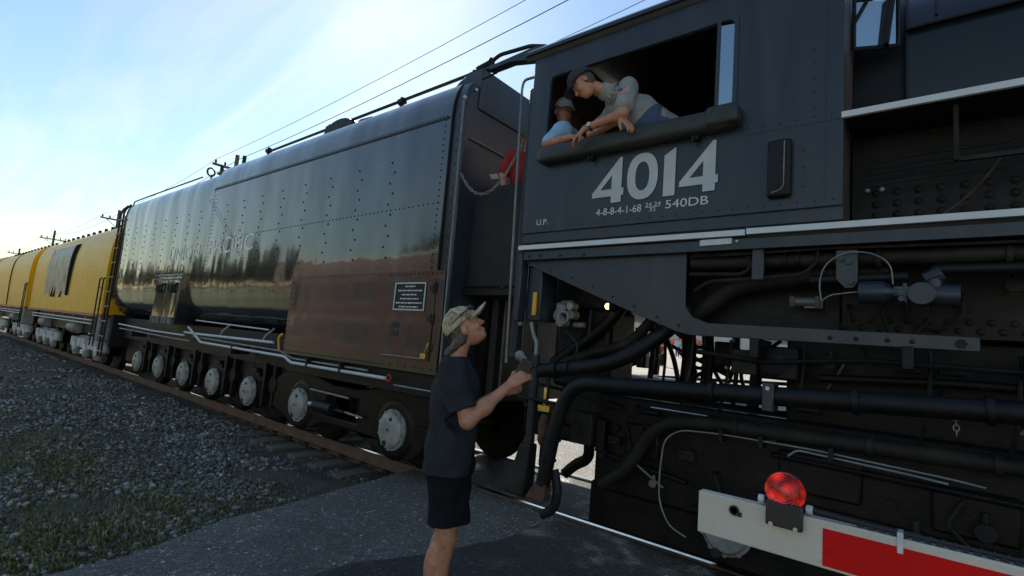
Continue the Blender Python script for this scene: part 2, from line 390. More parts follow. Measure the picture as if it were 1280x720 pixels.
m, t, b = mat_new('tree_leaf')
at = N(t, 'ShaderNodeAttribute', attribute_name='tone')
r1 = ramp(t, at.outputs['Fac'], [(0.0, (0.025, 0.05, 0.015)), (1.0, (0.09, 0.13, 0.03))]); t.links.new(r1.outputs[0], b.inputs['Base Color']); b.inputs['Roughness'].default_value = 0.7
MAT['leaf'] = m
m, t, b = mat_new('tie_wood')
n1 = obj_noise(t, 6, 8, 0.7, (4, 0.5, 4)); r1 = ramp(t, n1.outputs['Fac'], [(0.3, (0.08, 0.062, 0.048)), (0.7, (0.26, 0.20, 0.15))]); t.links.new(r1.outputs[0], b.inputs['Base Color']); b.inputs['Roughness'].default_value = 0.9
bump(t, b, n1.outputs['Fac'], 0.6, 0.02)
MAT['tie'] = m
m, t, b = mat_new('brick_wall')
c = N(t, 'ShaderNodeTexCoord'); mpn = N(t, 'ShaderNodeMapping'); mpn.inputs['Rotation'].default_value = (R(90), 0, 0); t.links.new(c.outputs['Object'], mpn.inputs[0])
bk = N(t, 'ShaderNodeTexBrick'); bk.inputs['Scale'].default_value = 4.0; bk.inputs['Color1'].default_value = (0.17, 0.062, 0.042, 1); bk.inputs['Color2'].default_value = (0.135, 0.052, 0.038, 1); bk.inputs['Mortar'].default_value = (0.3, 0.26, 0.22, 1)
t.links.new(mpn.outputs[0], bk.inputs['Vector']); t.links.new(bk.outputs['Color'], b.inputs['Base Color']); b.inputs['Roughness'].default_value = 0.9
MAT['brick'] = m
MAT['plaster'] = simple('pale_plaster', (0.55, 0.53, 0.48), 0.8, 0, 0.08, 1)
MAT['roofred'] = simple('red_roof', (0.22, 0.035, 0.03), 0.7, 0, 0.2, 1)
MAT['darkglass'] = simple('dark_window', (0.03, 0.04, 0.05), 0.08, 0, 0.2, 1, rvar=0.03)
MAT['carred'] = simple('car_red', (0.55, 0.02, 0.03), 0.15, 0, 0.05, 2, coat=1)
# people
m, t, b = mat_new('skin')
n1 = obj_noise(t, 22, 7, 0.7); r1 = ramp(t, n1.outputs['Fac'], [(0.3, (0.38, 0.14, 0.08)), (0.5, (0.50, 0.22, 0.13)), (0.7, (0.58, 0.29, 0.18))]); t.links.new(r1.outputs[0], b.inputs['Base Color'])
b.inputs['Roughness'].default_value = 0.5; b.inputs['Subsurface Weight'].default_value = 0.06; b.inputs['Subsurface Radius'].default_value = (0.02, 0.008, 0.004)
n2 = obj_noise(t, 160, 3, 0.6); bump(t, b, n2.outputs['Fac'], 0.15, 0.002)
MAT['skin'] = m
def cloth(name, col, var=0.18, fold=0.5):
    m, t, b = mat_new(name); n1 = obj_noise(t, 5, 6, 0.6)
    r1 = ramp(t, n1.outputs['Fac'], [(0.3, tuple(c*(1-var) for c in col)), (0.7, tuple(c*(1+var) for c in col))]); t.links.new(r1.outputs[0], b.inputs['Base Color'])
    b.inputs['Roughness'].default_value = 0.9; b.inputs['Specular IOR Level'].default_value = 0.2
    n2 = obj_noise(t, 7, 3, 0.5, (1, 1, 0.5), 1.2); n3 = obj_noise(t, 320, 2, 0.5)
    bp = bump(t, b, n2.outputs['Fac'], fold, 0.03); bump(t, b, n3.outputs['Fac'], 0.2, 0.002, bp); return m
MAT['navy'] = cloth('navy_cotton', (0.026, 0.028, 0.035), fold=0.9)
MAT['blackcloth'] = cloth('black_cotton', (0.008, 0.008, 0.010), fold=0.9)
MAT['greyshirt'] = cloth('grey_work_shirt', (0.30, 0.30, 0.29))
MAT['denim'] = cloth('denim', (0.07, 0.10, 0.16))
MAT['bluetee'] = cloth('light_blue_tee', (0.32, 0.52, 0.74))
MAT['redtee'] = cloth('red_tee', (0.30, 0.035, 0.035))
MAT['darkcap'] = cloth('dark_cap', (0.045, 0.042, 0.045), fold=0.1)
MAT['greycap'] = cloth('grey_cap', (0.22, 0.22, 0.21), fold=0.1)
m, t, b = mat_new('camo_cap'); n1 = obj_noise(t, 16, 3, 0.5, dist=1.0)
r1 = ramp(t, n1.outputs['Fac'], [(0.36, (0.24, 0.17, 0.10)), (0.48, (0.44, 0.34, 0.22)), (0.6, (0.54, 0.45, 0.33))]); t.links.new(r1.outputs[0], b.inputs['Base Color']); b.inputs['Roughness'].default_value = 0.9
MAT['camo'] = m
m, t, b = mat_new('hair'); n1 = obj_noise(t, 60, 4, 0.6, (3, 3, 0.3)); r1 = ramp(t, n1.outputs['Fac'], [(0.3, (0.05, 0.038, 0.026)), (0.7, (0.15, 0.11, 0.075))]); t.links.new(r1.outputs[0], b.inputs['Base Color']); b.inputs['Roughness'].default_value = 0.55
bump(t, b, n1.outputs['Fac'], 0.8, 0.01)
MAT['hair'] = m
MAT['foam'] = simple('grey_foam', (0.24, 0.24, 0.25), 0.95, 0, 0.3, 60, 0.6, 120)
MAT['blackplastic'] = simple('black_plastic', (0.02, 0.02, 0.02), 0.35, 0, 0.2, 20)
MAT['paper'] = simple('paper', (0.75, 0.75, 0.73), 0.8, 0, 0.03)

# ================================================================== SETTING
def sstep(a, b_, x):
    t_ = np.clip((np.asarray(x, float)-a)/(b_-a), 0, 1); return t_*t_*(3-2*t_)
def vnoise(x, y, seed=0, oct=3):
    x = np.asarray(x, float); y = np.asarray(y, float); o = np.zeros(np.broadcast(x, y).shape); amp = 1.0
    rg = np.random.default_rng(seed); tab = rg.random((64, 64))
    for k in range(oct):
        xi = np.floor(x).astype(int); yi = np.floor(y).astype(int); fx = x-xi; fy = y-yi
        fx = fx*fx*(3-2*fx); fy = fy*fy*(3-2*fy)
        a = tab[xi % 64, yi % 64]; b2 = tab[(xi+1) % 64, yi % 64]; c2 = tab[xi % 64, (yi+1) % 64]; d2 = tab[(xi+1) % 64, (yi+1) % 64]
        o += amp*((a*(1-fx)+b2*fx)*(1-fy)+(c2*(1-fx)+d2*fx)*fy-0.5); amp *= 0.5; x = x*2.03+17.3; y = y*2.03+9.1
    return o
def ground_z(x, y):
    return -0.34+2.9*sstep(10, 62, y)+1.2*sstep(70, 300, y)+0.25*vnoise(np.asarray(x)/30, np.asarray(y)/30, 3)*sstep(6, 40, np.abs(np.asarray(y)))
def grid_mesh(name, xs, ys, zf, mat, kind='structure', label=None):
    X, Y = np.meshgrid(xs, ys, indexing='ij'); Z = zf(X, Y)
    V = np.stack([X.ravel(), Y.ravel(), Z.ravel()], 1); n, m_ = X.shape
    i = np.arange(n-1)[:, None]*m_+np.arange(m_-1)[None, :]
    F = np.stack([i, i+m_, i+m_+1, i+1], -1).reshape(-1, 4)
    o = mesh_obj(name, V, F, mat, smooth=0)
    o.data.polygons.foreach_set('use_smooth', [True]*len(o.data.polygons))
    tag(o, label, kind=kind); return o
gx = np.concatenate([np.linspace(-1500, -200, 14), np.linspace(-190, 90, 57), np.linspace(110, 1500, 14)])
gy = np.concatenate([np.linspace(-1500, -150, 10), np.linspace(-140, -10, 20), np.linspace(-8, 120, 65), np.linspace(140, 1500, 12)])
grid_mesh('ground', gx, gy, ground_z, MAT['ground'])

# road over the crossing
def road_left(y):
    y = np.asarray(y, float)
    return np.interp(y, [-60, -4, -2.89, -2.37, -1.7, 0.02, 0.56, 3.5, 16], [-9.0, -4.50, -4.40, -4.42, -4.71, -5.06, -5.15, -5.5, -7.5])
def slab(name, y0, y1, mat, ztop=-0.015, xr=11.0, step=0.06, wob=0.05, zf=None):
    n = max(2, int((y1-y0)/step)) if (y1-y0) < 12 else int((y1-y0)/0.4)
    ys = np.linspace(y0, y1, n); xl = road_left(ys)+wob*vnoise(ys*3.1, ys*0, 5)*2
    cols = [0, 0.03, 0.25, 0.7]; V = []; F = []
    for yy, x in zip(ys, xl):
        g = zf(yy) if zf else 0
        V.append((x-0.10, yy, ztop-0.22+g))
        for k, c in enumerate(cols): V.append((x+c, yy, ztop+g-(0.035 if k == 0 else 0.0)))
        V.append((xr, yy, ztop+g)); V.append((xr+0.1, yy, ztop-0.22+g))
    w = 7
    for i in range(n-1):
        for k in range(w-1): F.append((i*w+k, i*w+k+1, (i+1)*w+k+1, (i+1)*w+k))
    F.append(tuple(range(w-1, -1, -1))); F.append(tuple(range((n-1)*w, n*w)))
    mb = MB(); mb.add(V, F); o = mb.build(name, mat, smooth=30); tag(o, kind='structure'); return o
slab('road', -60, 0.795, MAT['asphalt'])
slab('road', 0.955, 2.245, MAT['asphalt2'])
slab('road', 2.405, 10.0, MAT['asphalt'])
# darker oily asphalt along the rail
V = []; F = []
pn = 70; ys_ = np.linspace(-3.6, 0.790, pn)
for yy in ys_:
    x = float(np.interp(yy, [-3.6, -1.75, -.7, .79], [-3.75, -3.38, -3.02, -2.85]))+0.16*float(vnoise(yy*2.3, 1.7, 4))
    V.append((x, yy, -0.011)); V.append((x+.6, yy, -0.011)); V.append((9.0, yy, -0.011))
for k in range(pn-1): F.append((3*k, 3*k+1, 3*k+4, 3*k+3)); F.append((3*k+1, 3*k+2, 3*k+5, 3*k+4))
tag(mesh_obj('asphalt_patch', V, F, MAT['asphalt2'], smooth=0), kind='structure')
# pale lot and street beyond the track
lx = np.linspace(-60, 30, 46); ly = np.linspace(10.0, 74, 40)
grid_mesh('parking_lot', lx, ly, lambda x, y: ground_z(x, y)+0.05+0.22*(1-sstep(10, 16, y)), MAT['lot'])

# ballast bed
def bed_z(x, y):
    x = np.asarray(x, float); y = np.asarray(y, float)
    z = -0.165-0.03*sstep(0.15, -0.9, y)-0.12*sstep(-1.5, -4.6, y)-0.25*sstep(-4.2, -5.0, y)-0.14*sstep(3.2, 5.5, y)-0.3*sstep(6.5, 7.5, y)
    z = z-0.075*sstep(-0.35, 0.15, y)*sstep(3.4, 3.0, y)*sstep(-13, -7, x)
    nr = sstep(2.2, 0.2, road_left(y)-x)*sstep(0.3, -0.6, y)
    z = z*(1-nr)+np.maximum(z, -0.075)*nr
    return z+0.035*vnoise(x*1.7, y*1.7, 21)+0.015*vnoise(x*7, y*7, 22)
bx_ = np.concatenate([np.linspace(-320, -45, 60), np.linspace(-44, -18, 90), np.linspace(-17.8, -4.15, 120)])
by_ = np.concatenate([np.linspace(-5.2, 0.6, 55), np.linspace(0.8, 8, 20)])
grid_mesh('ballast_bed', bx_, by_, bed_z, MAT['bed'])
# bed also under the track beyond the crossing on the right
grid_mesh('ballast_bed', np.linspace(11.0, 90, 30), by_, lambda x, y: np.where(y < -4.9, -0.5, -0.18), MAT['bed'])

ICO_V = np.array([(0,0,1),(.894,0,.447),(.276,.851,.447),(-.724,.526,.447),(-.724,-.526,.447),(.276,-.851,.447),(.724,.526,-.447),(-.276,.851,-.447),(-.894,0,-.447),(-.276,-.851,-.447),(.724,-.526,-.447),(0,0,-1)])
ICO_F = np.array([(0,1,2),(0,2,3),(0,3,4),(0,4,5),(0,5,1),(1,6,2),(2,7,3),(3,8,4),(4,9,5),(5,10,1),(6,7,2),(7,8,3),(8,9,4),(9,10,5),(10,6,1),(11,7,6),(11,8,7),(11,9,8),(11,10,9),(11,6,10)])
def bulk_mesh(name, V, F, mat, tone=None, label=None):
    me = bpy.data.meshes.new(name); nv = len(V); nf = len(F); k = F.shape[1]
    me.vertices.add(nv); me.vertices.foreach_set('co', V.astype(np.float32).ravel())
    me.loops.add(nf*k); me.loops.foreach_set('vertex_index', F.astype(np.int32).ravel())
    me.polygons.add(nf); me.polygons.foreach_set('loop_start', np.arange(0, nf*k, k, dtype=np.int32)); me.polygons.foreach_set('loop_total', np.full(nf, k, dtype=np.int32))
    me.update(calc_edges=True); me.validate()
    if tone is not None:
        a = me.attributes.new('tone', 'FLOAT', 'POINT'); a.data.foreach_set('value', tone.astype(np.float32))
    me.materials.append(mat); o = bpy.data.objects.new(name, me); COL.objects.link(o); return o
def stones(n, x0, x1, y0, y1, s0, s1):
    x = rng.uniform(x0, x1, n); y = rng.uniform(y0, y1, n)
    keep = (x < road_left(y)+0.02) & (vnoise(x*0.8, y*0.8, 31)+0.25*rng.random(n) < 0.30) & (rng.random(n) > 0.75*np.exp(-(((x+8.1)/1.3)**2+((y+2.15)/.5)**2))) & ((y < 0.1) | (x < -10) | (rng.random(n) > 0.35)) & (rng.random(n) > 0.8*np.exp(-(((x+5.2)/.8)**2+((y+2.5)/.55)**2)))
    x = x[keep]; y = y[keep]; n = len(x); s = rng.uniform(s0, s1, n)*(0.75+0.5*rng.random(n)**2)
    s = np.where((y > 0.05) & (x > -9), s*0.7, s); th = rng.uniform(0, 6.28, n); ct, st_ = np.cos(th), np.sin(th)
    sc = rng.uniform(0.55, 1.25, (n, 3)); sc[:, 2] *= 0.8
    J = ICO_V[None]*(1+rng.uniform(-0.28, 0.28, (n, 12, 1)))*sc[:, None, :]*s[:, None, None]
    tl = rng.uniform(-0.6, 0.6, n); cl, sl = np.cos(tl), np.sin(tl)
    a = J[..., 0]; b2 = J[..., 1]*cl[:, None]-J[..., 2]*sl[:, None]; c2 = J[..., 1]*sl[:, None]+J[..., 2]*cl[:, None]
    Xw = a*ct[:, None]-b2*st_[:, None]+x[:, None]; Yw = a*st_[:, None]+b2*ct[:, None]+y[:, None]
    Zw = c2+(bed_z(x, y)+s*rng.uniform(0.0, 0.55, n))[:, None]
    V = np.stack([Xw, Yw, Zw], -1).reshape(-1, 3)
    F = (ICO_F[None]+12*np.arange(n)[:, None, None]).reshape(-1, 3)
    return V, F, np.repeat(np.clip(rng.random(n)**1.3, 0, 1), 12)
parts = [stones(19000, -9.2, -4.4, -4.0, 0.55, 0.011, 0.034), stones(14000, -17, -9, -4.6, 0.55, 0.02, 0.038), stones(9000, -42, -17, -4.6, 0.4, 0.03, 0.05), stones(900, -9, -5.0, 0.3, 3.0, 0.016, 0.030)]
Vs = []; Fs = []; Ts = []; off = 0
for v_, f_, t_ in parts: Vs.append(v_); Fs.append(f_+off); Ts.append(t_); off += len(v_)
tag(bulk_mesh('gravel', np.concatenate(Vs), np.concatenate(Fs), MAT['stone'], np.concatenate(Ts)), 'grey crushed stone ballast spread beside the rail', 'gravel', kind='stuff')

# weeds in the ballast
def blades(cx, cy, n, spread, h0, h1):
    x = cx+rng.normal(0, spread, n)*1.6; y = cy+rng.normal(0, spread, n)
    ok = (x < road_left(y)-0.03) & (y < 0.3) & (y > -4.9); x = x[ok]; y = y[ok]; n = len(x)
    h = rng.uniform(h0, h1, n); a = rng.uniform(0, 6.28, n); w = rng.uniform(0.004, 0.010, n); ln = h*rng.uniform(0.2, 0.9, n)
    z = bed_z(x, y); dx, dy = np.cos(a), np.sin(a)
    P0 = np.stack([x-dy*w, y+dx*w, z-0.01], 1); P1 = np.stack([x+dy*w, y-dx*w, z-0.01], 1)
    P2 = np.stack([x+dx*ln*.4+dy*w*.7, y+dy*ln*.4-dx*w*.7, z+h*.65], 1); P3 = np.stack([x+dx*ln, y+dy*ln, z+h], 1)
    V = np.stack([P0, P1, P2, P3], 1).reshape(-1, 3); i = 4*np.arange(n)[:, None]
    F = np.concatenate([i+np.array([[0, 1, 2]]), i+np.array([[0, 2, 3]])]); return V, F, np.repeat(rng.random(n), 4)
Vs = []; Fs = []; Ts = []; off = 0
spots = [(-8.1, -2.1, 900, .45), (-7.2, -2.2, 600, .35), (-9.4, -2.3, 600, .5), (-6.3, -1.5, 300, .3), (-5.3, -2.75, 700, .28), (-5.0, -2.2, 500, .25), (-4.9, -1.75, 300, .2), (-5.6, -1.7, 350, .3), (-5.0, -3.1, 500, .3), (-4.7, -2.9, 300, .15), (-6.2, -3.2, 500, .4), (-5.4, -1.0, 200, .25), (-12, -2.4, 700, .8), (-15, -3.2, 700, 1.0)]
for (cx, cy, n, sp) in spots:
    v_, f_, t_ = blades(cx, cy, int(n*2.4), sp, 0.012, 0.052); Vs.append(v_); Fs.append(f_+off); Ts.append(t_); off += len(v_)
tag(bulk_mesh('weeds', np.concatenate(Vs), np.concatenate(Fs), MAT['weed'], np.concatenate(Ts)), 'low green weeds growing through the ballast', 'weeds', kind='stuff')

# rails and ties
RP = [(-.075,-.185),(.075,-.185),(.075,-.172),(.012,-.155),(.009,-.05),(.036,-.038),(.036,-.006),(.028,0),(-.028,0),(-.036,-.006),(-.036,-.038),(-.009,-.05),(-.012,-.155),(-.075,-.172)]
for ry in (0.8475, 2.3525):
    mb = MB(); mb.sweep_x([(ry+a, b2) for a, b2 in RP], -320, 90)
    o = mb.build('rail', MAT['rail'], smooth=30); tag(o, kind='structure')
    mh = MB(); mh.box(-320, 90, ry-0.024, ry+0.024, 0.0015, 0.0035); mh.build('rail_head', MAT['steel'], o, smooth=0)
track = grid_mesh('tie_bed', np.linspace(-24, -5.1, 3), np.linspace(0.25, 2.95, 3), lambda x, y: x*0-0.36, MAT['bed'])
tie_me = None
x = -5.45; k = 0
while x > -24:
    if tie_me is None:
        mb = MB(); mb.box(-0.115, 0.115, -1.35, 1.35, -0.20, 0); mb.fix()
        o = mesh_obj('tie', mb.V, mb.F, MAT['tie'], smooth=30, bevel=0.012); tie_me = o
    else:
        o = tie_me.copy(); COL.objects.link(o)
    o.parent = track; o.location = (x, 1.6+rng.uniform(-.06, .06), -0.187); o.rotation_euler = (rng.uniform(-.008, .008), 0, rng.uniform(-.03, .03))
    for ry in (0.8475,):
        if x > -12:
            p = MB(); p.box(x-0.09, x+0.09, ry-0.17, ry+0.17, -0.188, -0.178)
            for sx in (-.06, .06): p.cyl((x+sx, ry-0.10, -.18), (x+sx, ry-0.10, -.145), 0.011, 8)
            p.build('tie_plate', MAT['rust'], track, smooth=30)
    x -= 0.60+rng.uniform(-.04, .04); k += 1
for xx in np.arange(-5.7, -11, -0.52):
    p = MB(); p.box(xx-0.05, xx+0.07, 0.755, 0.80, -0.21, -0.150); p.build('rail_anchor', MAT['dustyiron'], track, smooth=0)

# ================================================================== TENDER
T = empty('tender', (-10.4, 1.6, 0), 'long glossy black riveted steam locomotive tender coupled behind the cab', 'tender')
bot = [(0, 2.70), (.003, 2.5), (.018, 2.25), (.05, 2.03), (.10, 1.86), (.18, 1.74), (.30, 1.645), (.46, 1.575), (.78, 1.54)]
def smooth_prof(pts, n=4):
    P = [Vector((a, b2, 0)) for a, b2 in pts]; o = []
    for i in range(len(P)-1):
        p0 = P[max(i-1, 0)]; p1 = P[i]; p2 = P[i+1]; p3 = P[min(i+2, len(P)-1)]
        for k in range(n):
            u = k/n; v = 0.5*((2*p1)+(p2-p0)*u+(2*p0-5*p1+4*p2-p3)*u*u+(3*p1-p0-3*p2+p3)*u**3); o.append((v.x, v.y))
    o.append(pts[-1]); return o
def mirror(prof): return prof+[(3.2-a, b2) for a, b2 in reversed(prof)]
bot_s = smooth_prof(bot)
topf = smooth_prof([(0, 4.20), (.012, 4.36), (.045, 4.50), (.085, 4.59), (.12, 4.645)]); topr = smooth_prof([(0, 4.20), (.012, 4.34), (.04, 4.45), (.085, 4.53), (.14, 4.57)])
def section(xa, xb, top, mat, name):
    half = list(reversed(bot_s))+[(0, 2.9), (0, 3.5)]+top     # from the bottom centre outwards and up
    prof = mirror(half)
    mb = MB(); n = len(prof)
    xs = np.linspace(xa, xb, 9)
    V = [(x, y, z) for x in xs for y, z in prof]; F = []
    for i in range(len(xs)-1):
        for k in range(n): F.append((i*n+k, i*n+(k+1) % n, (i+1)*n+(k+1) % n, (i+1)*n+k))
    for tri in tessellate_polygon([[Vector((y, z, 0)) for y, z in prof]]):
        F.append(tri); F.append(tuple((len(xs)-1)*n+q for q in reversed(tri)))
    mb.add(V, F); return mb.build(name, mat, T, smooth=50)
section(-16.72, -10.80, topr, MAT['tender'], 'water_tank')
section(-10.795, -4.22, topf, MAT['tender'], 'fuel_bunker')
mb = MB(); mb.sweep_x(mirror([(.12, 1.30), (.04, 1.40), (.035, 4.24), (.05, 4.40), (.09, 4.56), (.13, 4.64)]), -4.235, -4.05); mb.build('front_bulkhead', MAT['cab'], T, bevel=.03)
# hood at the front of the bunker, rounded towards the back
hp = [(-4.03, 4.35)]+[(-4.62+0.0, 4.35)]+[(-4.62+.42*(1-math.cos(a)), 4.42+.42*math.sin(a)) for a in np.linspace(0, math.pi/2, 7)]+[(-4.03, 4.86)]
mb = MB(); mb.plate_y(hp, 0.24, 2.96); mb.build('hood', MAT['cab'], T, bevel=.01)
mb = MB(); mb.plate_y([(-7.36, 1.28), (-4.06, 1.28), (-4.06, 2.42), (-7.36, 2.42)], -.008, .5); sk = mb.build('side_skirt', MAT['skirt'], T, bevel=.006)
mb = MB(); mb.box(-10.84, -4.25, -.006, .006, 4.185, 4.215); mb.build('seam_strip', MAT['iron'], T, smooth=0)
mb = MB(); mb.box(-16.74, -16.60, -.01, .02, 2.0, 4.25); mb.build('end_band', MAT['tender'], T, smooth=0)
# rivets
rv = MB()
def rv_line(xa, za, xb, zb, sp, y=0.0, r=.011):
    L = math.hypot(xb-xa, zb-za); n = max(1, int(L/sp))
    for i in range(n+1):
        u = i/n; rv.dome((xa+(xb-xa)*u, y, za+(zb-za)*u), (0, -1, 0), r)
cols = [-16.2, -15.5, -14.8, -14.1, -13.4, -12.7, -12.0, -11.35, -10.1, -9.4, -8.7, -8.0, -7.3, -6.6, -5.9, -5.2]
for i, x in enumerate(cols):
    z = 2.2
    k = 0
    while z < 3.95:
        if not (x > -7.4 and z < 2.5): rv.dome((x+(.035 if k % 2 else -.035), 0, z), (0, -1, 0), .017)
        z += .135; k += 1
    for dz in (4.30, 4.44): rv.dome((x, .012 if dz < 4.4 else .05, dz), (0, -1, .2), .012)
rv_line(-9.73, 3.19, -4.3, 3.20, .085, r=.012)
for dx in (0, .11): rv_line(-10.80+dx, 2.1, -10.80+dx, 4.15, .075)
for dx in (-.06, .06): rv_line(-10.96+dx, 4.01, -9.18+dx, 2.78, .075)
rv_line(-10.8, 4.235, -4.3, 4.235, .06, r=.009)
rv_line(-4.31, 2.45, -4.31, 4.18, .075, r=.013); rv_line(-4.13, 1.4, -4.13, 4.2, .14, r=.011, y=.035)
rv_line(-5.02, 2.385, -4.12, 2.385, .07, y=-.008, r=.012)
rv_line(-7.3, 1.325, -5.06, 1.325, .06, y=-.008, r=.012); rv_line(-5.0, 1.335, -4.15, 1.335, .14, y=-.008, r=.013)
rv_line(-16.55, 2.1, -16.55, 4.2, .06, r=.012); rv_line(-7.32, 1.35, -7.32, 2.4, .08, y=-.008)
rv_line(-16.5, 2.0, -7.5, 2.0, .42, y=.11, r=.014)
tag(rv.build('rivets', MAT['iron'], T, smooth=60, fix=False), kind='stuff')
# lettering
for txt, xa, xb, za, zb in (('UNION', -12.80, -11.15, 2.855, 3.13), ('PACIFIC', -10.66, -8.84, 2.90, 3.20)):
    n = len(txt); V, F = text_mesh(txt, xa, xb, za, zb, -.004); mesh_obj('lettering', V, F, MAT['faded'], T, smooth=0)
# access door with plaque
mb = MB(); mb.plate_y([(-5.0, 1.42), (-4.19, 1.42), (-4.19, 2.32), (-5.0, 2.32)], -.022, 0); door = mb.build('access_door', MAT['skirt'], T, bevel=.004)
for z in (2.22, 1.88):
    mb = MB(); mb.cyl((-4.20, -.03, z-.06), (-4.20, -.03, z+.06), .012, 8); mb.box(-4.26, -4.2, -.03, -.02, z-.035, z+.035); mb.build('hinge', MAT['iron'], door)
mb = MB(); mb.plate_y([(-4.87, 1.965), (-4.33, 1.965), (-4.33, 2.285), (-4.87, 2.285)], -.030, -.02); pq = mb.build('plaque', MAT['iron'], door, bevel=.006)
mb = MB(); mb.plate_y([(-4.87, 1.965), (-4.33, 1.965), (-4.33, 2.285), (-4.87, 2.285)], -.036, -.028, [[(-4.855, 1.98), (-4.855, 2.27), (-4.345, 2.27), (-4.345, 1.98)]]); mb.build('plaque_border', MAT['silver'], door, smooth=0)
mb = MB(); rw = random.Random(5)
for zc, ws in ((2.240, .17), (2.192, .42), (2.145, .27), (2.098, .32), (2.050, .46), (2.005, .34)):
    x = -4.60-ws/2; e = x+ws
    while x < e:
        w = rw.uniform(.03, .075); mb.box(x, min(x+w, e), -.033, -.031, zc-.008, zc+.008); x += w+.014
mb.build('plaque_engraving', MAT['silver'], door, smooth=0)
mb = MB()
for z in (1.70, 1.79): mb.box(-4.86, -4.74, -.026, -.02, z-.033, z+.033)
mb.build('vent_slot', MAT['rubber'], door, smooth=0)
mb = MB(); mb.box(-4.30, -4.22, -.05, -.022, 1.44, 1.50); mb.tube([(-4.24, -.045, 1.5), (-4.20, -.05, 1.56), (-4.19, -.045, 1.62)], .008, 6); mb.build('latch', MAT['gold'], door, bevel=.004)
mb = MB(); mb.tube([(-5.02, -.02, 1.44), (-4.26, -.02, 1.44)], .006, 6); mb.build('latch_rod', MAT['dullsilver'], door)
mb = MB(); mb.torus((-4.80, -.04, 1.18), (0, 1, 0), .035, .010, 16, 6); mb.build('valve_ring', MAT['red'], T)
# tool box on the tank side
mb = MB(); mb.plate_x([(.25, 1.52), (-.10, 1.52), (-.07, 2.55), (.25, 2.60)], -13.05, -11.66); tb = mb.build('tool_box', MAT['tender'], T, bevel=.012)
for xa, xb in ((-13.02, -12.38), (-12.33, -11.69)):
    V = []; mb = MB(); f = lambda z: -.115+(z-1.55)*.03
    mb.add([(xa, f(1.56), 1.56), (xb, f(1.56), 1.56), (xb, f(2.42), 2.42), (xa, f(2.42), 2.42), (xa, f(1.56)+.02, 1.56), (xb, f(1.56)+.02, 1.56), (xb, f(2.42)+.02, 2.42), (xa, f(2.42)+.02, 2.42)],
           [(0,1,2,3),(7,6,5,4),(0,4,5,1),(1,5,6,2),(2,6,7,3),(3,7,4,0)])
    mb.build('box_door', MAT['tender'], tb, bevel=.005)
    for q in (.2, .5, .8):
        m2 = MB(); xx = xa+(xb-xa)*q; m2.box(xx-.012, xx+.012, -.16, -.10, 1.52, 1.66); m2.build('door_clasp', MAT['dullsilver'], tb, smooth=0)
for x in (-12.75, -12.0):
    m2 = MB(); m2.torus((x-.1, -.12, 2.25), (0, 1, 0), .085, .014, 16, 6); m2.torus((x+.1, -.12, 2.25), (0, 1, 0), .085, .014, 16, 6); m2.box(x-.22, x+.22, -.13, -.10, 2.32, 2.36); m2.build('handwheel', MAT['iron'], tb)
m2 = MB()
for z in (2.44, 2.52): m2.tube([(-13.08, -.13, z), (-11.58, -.13, z)], .012, 6)
m2.build('box_rail', MAT['dullsilver'], tb)
# pipes and rails along the lower edge
def pipe(parent, name, pts, r, mat, fil=.06, n=8):
    mb = MB(); mb.tube(pts, r, n, fil); return mb.build(name, MAT[mat], parent, fix=False)
pipe(T, 'hand_rail', [(-11.1, .1, 1.64), (-8.1, .1, 1.59)], .013, 'silver')
pipe(T, 'pipe', [(-11.3, 0, 1.39), (-10.4, 0, 1.39), (-7.7, 0, 1.41)], .022, 'silver')
pipe(T, 'pipe', [(-11.05, -.03, 1.50), (-10.36, -.03, 1.25), (-7.25, -.03, 1.235), (-7.05, -.03, 1.165), (-4.86, -.03, 1.17)], .021, 'silver')
pipe(T, 'pipe', [(-10.9, .02, 1.33), (-7.5, .02, 1.30), (-7.1, .02, 1.22), (-5.3, .02, 1.22)], .013, 'dullsilver')
pipe(T, 'pipe', [(-15.7, 0, 1.38), (-13.2, 0, 1.33), (-11.3, 0, 1.33)], .018, 'silver')
pipe(T, 'pipe', [(-15.6, 0, 1.28), (-12.0, 0, 1.24), (-11.0, 0, 1.24)], .014, 'dullsilver')
pipe(T, 'grab_iron', [(-7.46, -.02, 1.32), (-7.46, -.05, 1.50), (-7.40, -.02, 1.56)], .016, 'yellow', .04)
pipe(T, 'pipe', [(-4.75, 0, 1.11), (-4.0, 0, 1.11)], .010, 'dullsilver')
for x in (-9.55, -7.95):
    pipe(T, 'pipe_bracket', [(x, .12, 1.62), (x-.05, .02, 1.50), (x-.1, 0, 1.40)], .016, 'dullsilver', .02)
for x in (-14.4, -9.0, -6.6, -5.8):
    m2 = MB(); m2.box(x-.02, x+.02, -.055, .25, 1.14, 1.27); m2.build('pipe_clamp', MAT['iron'], T)
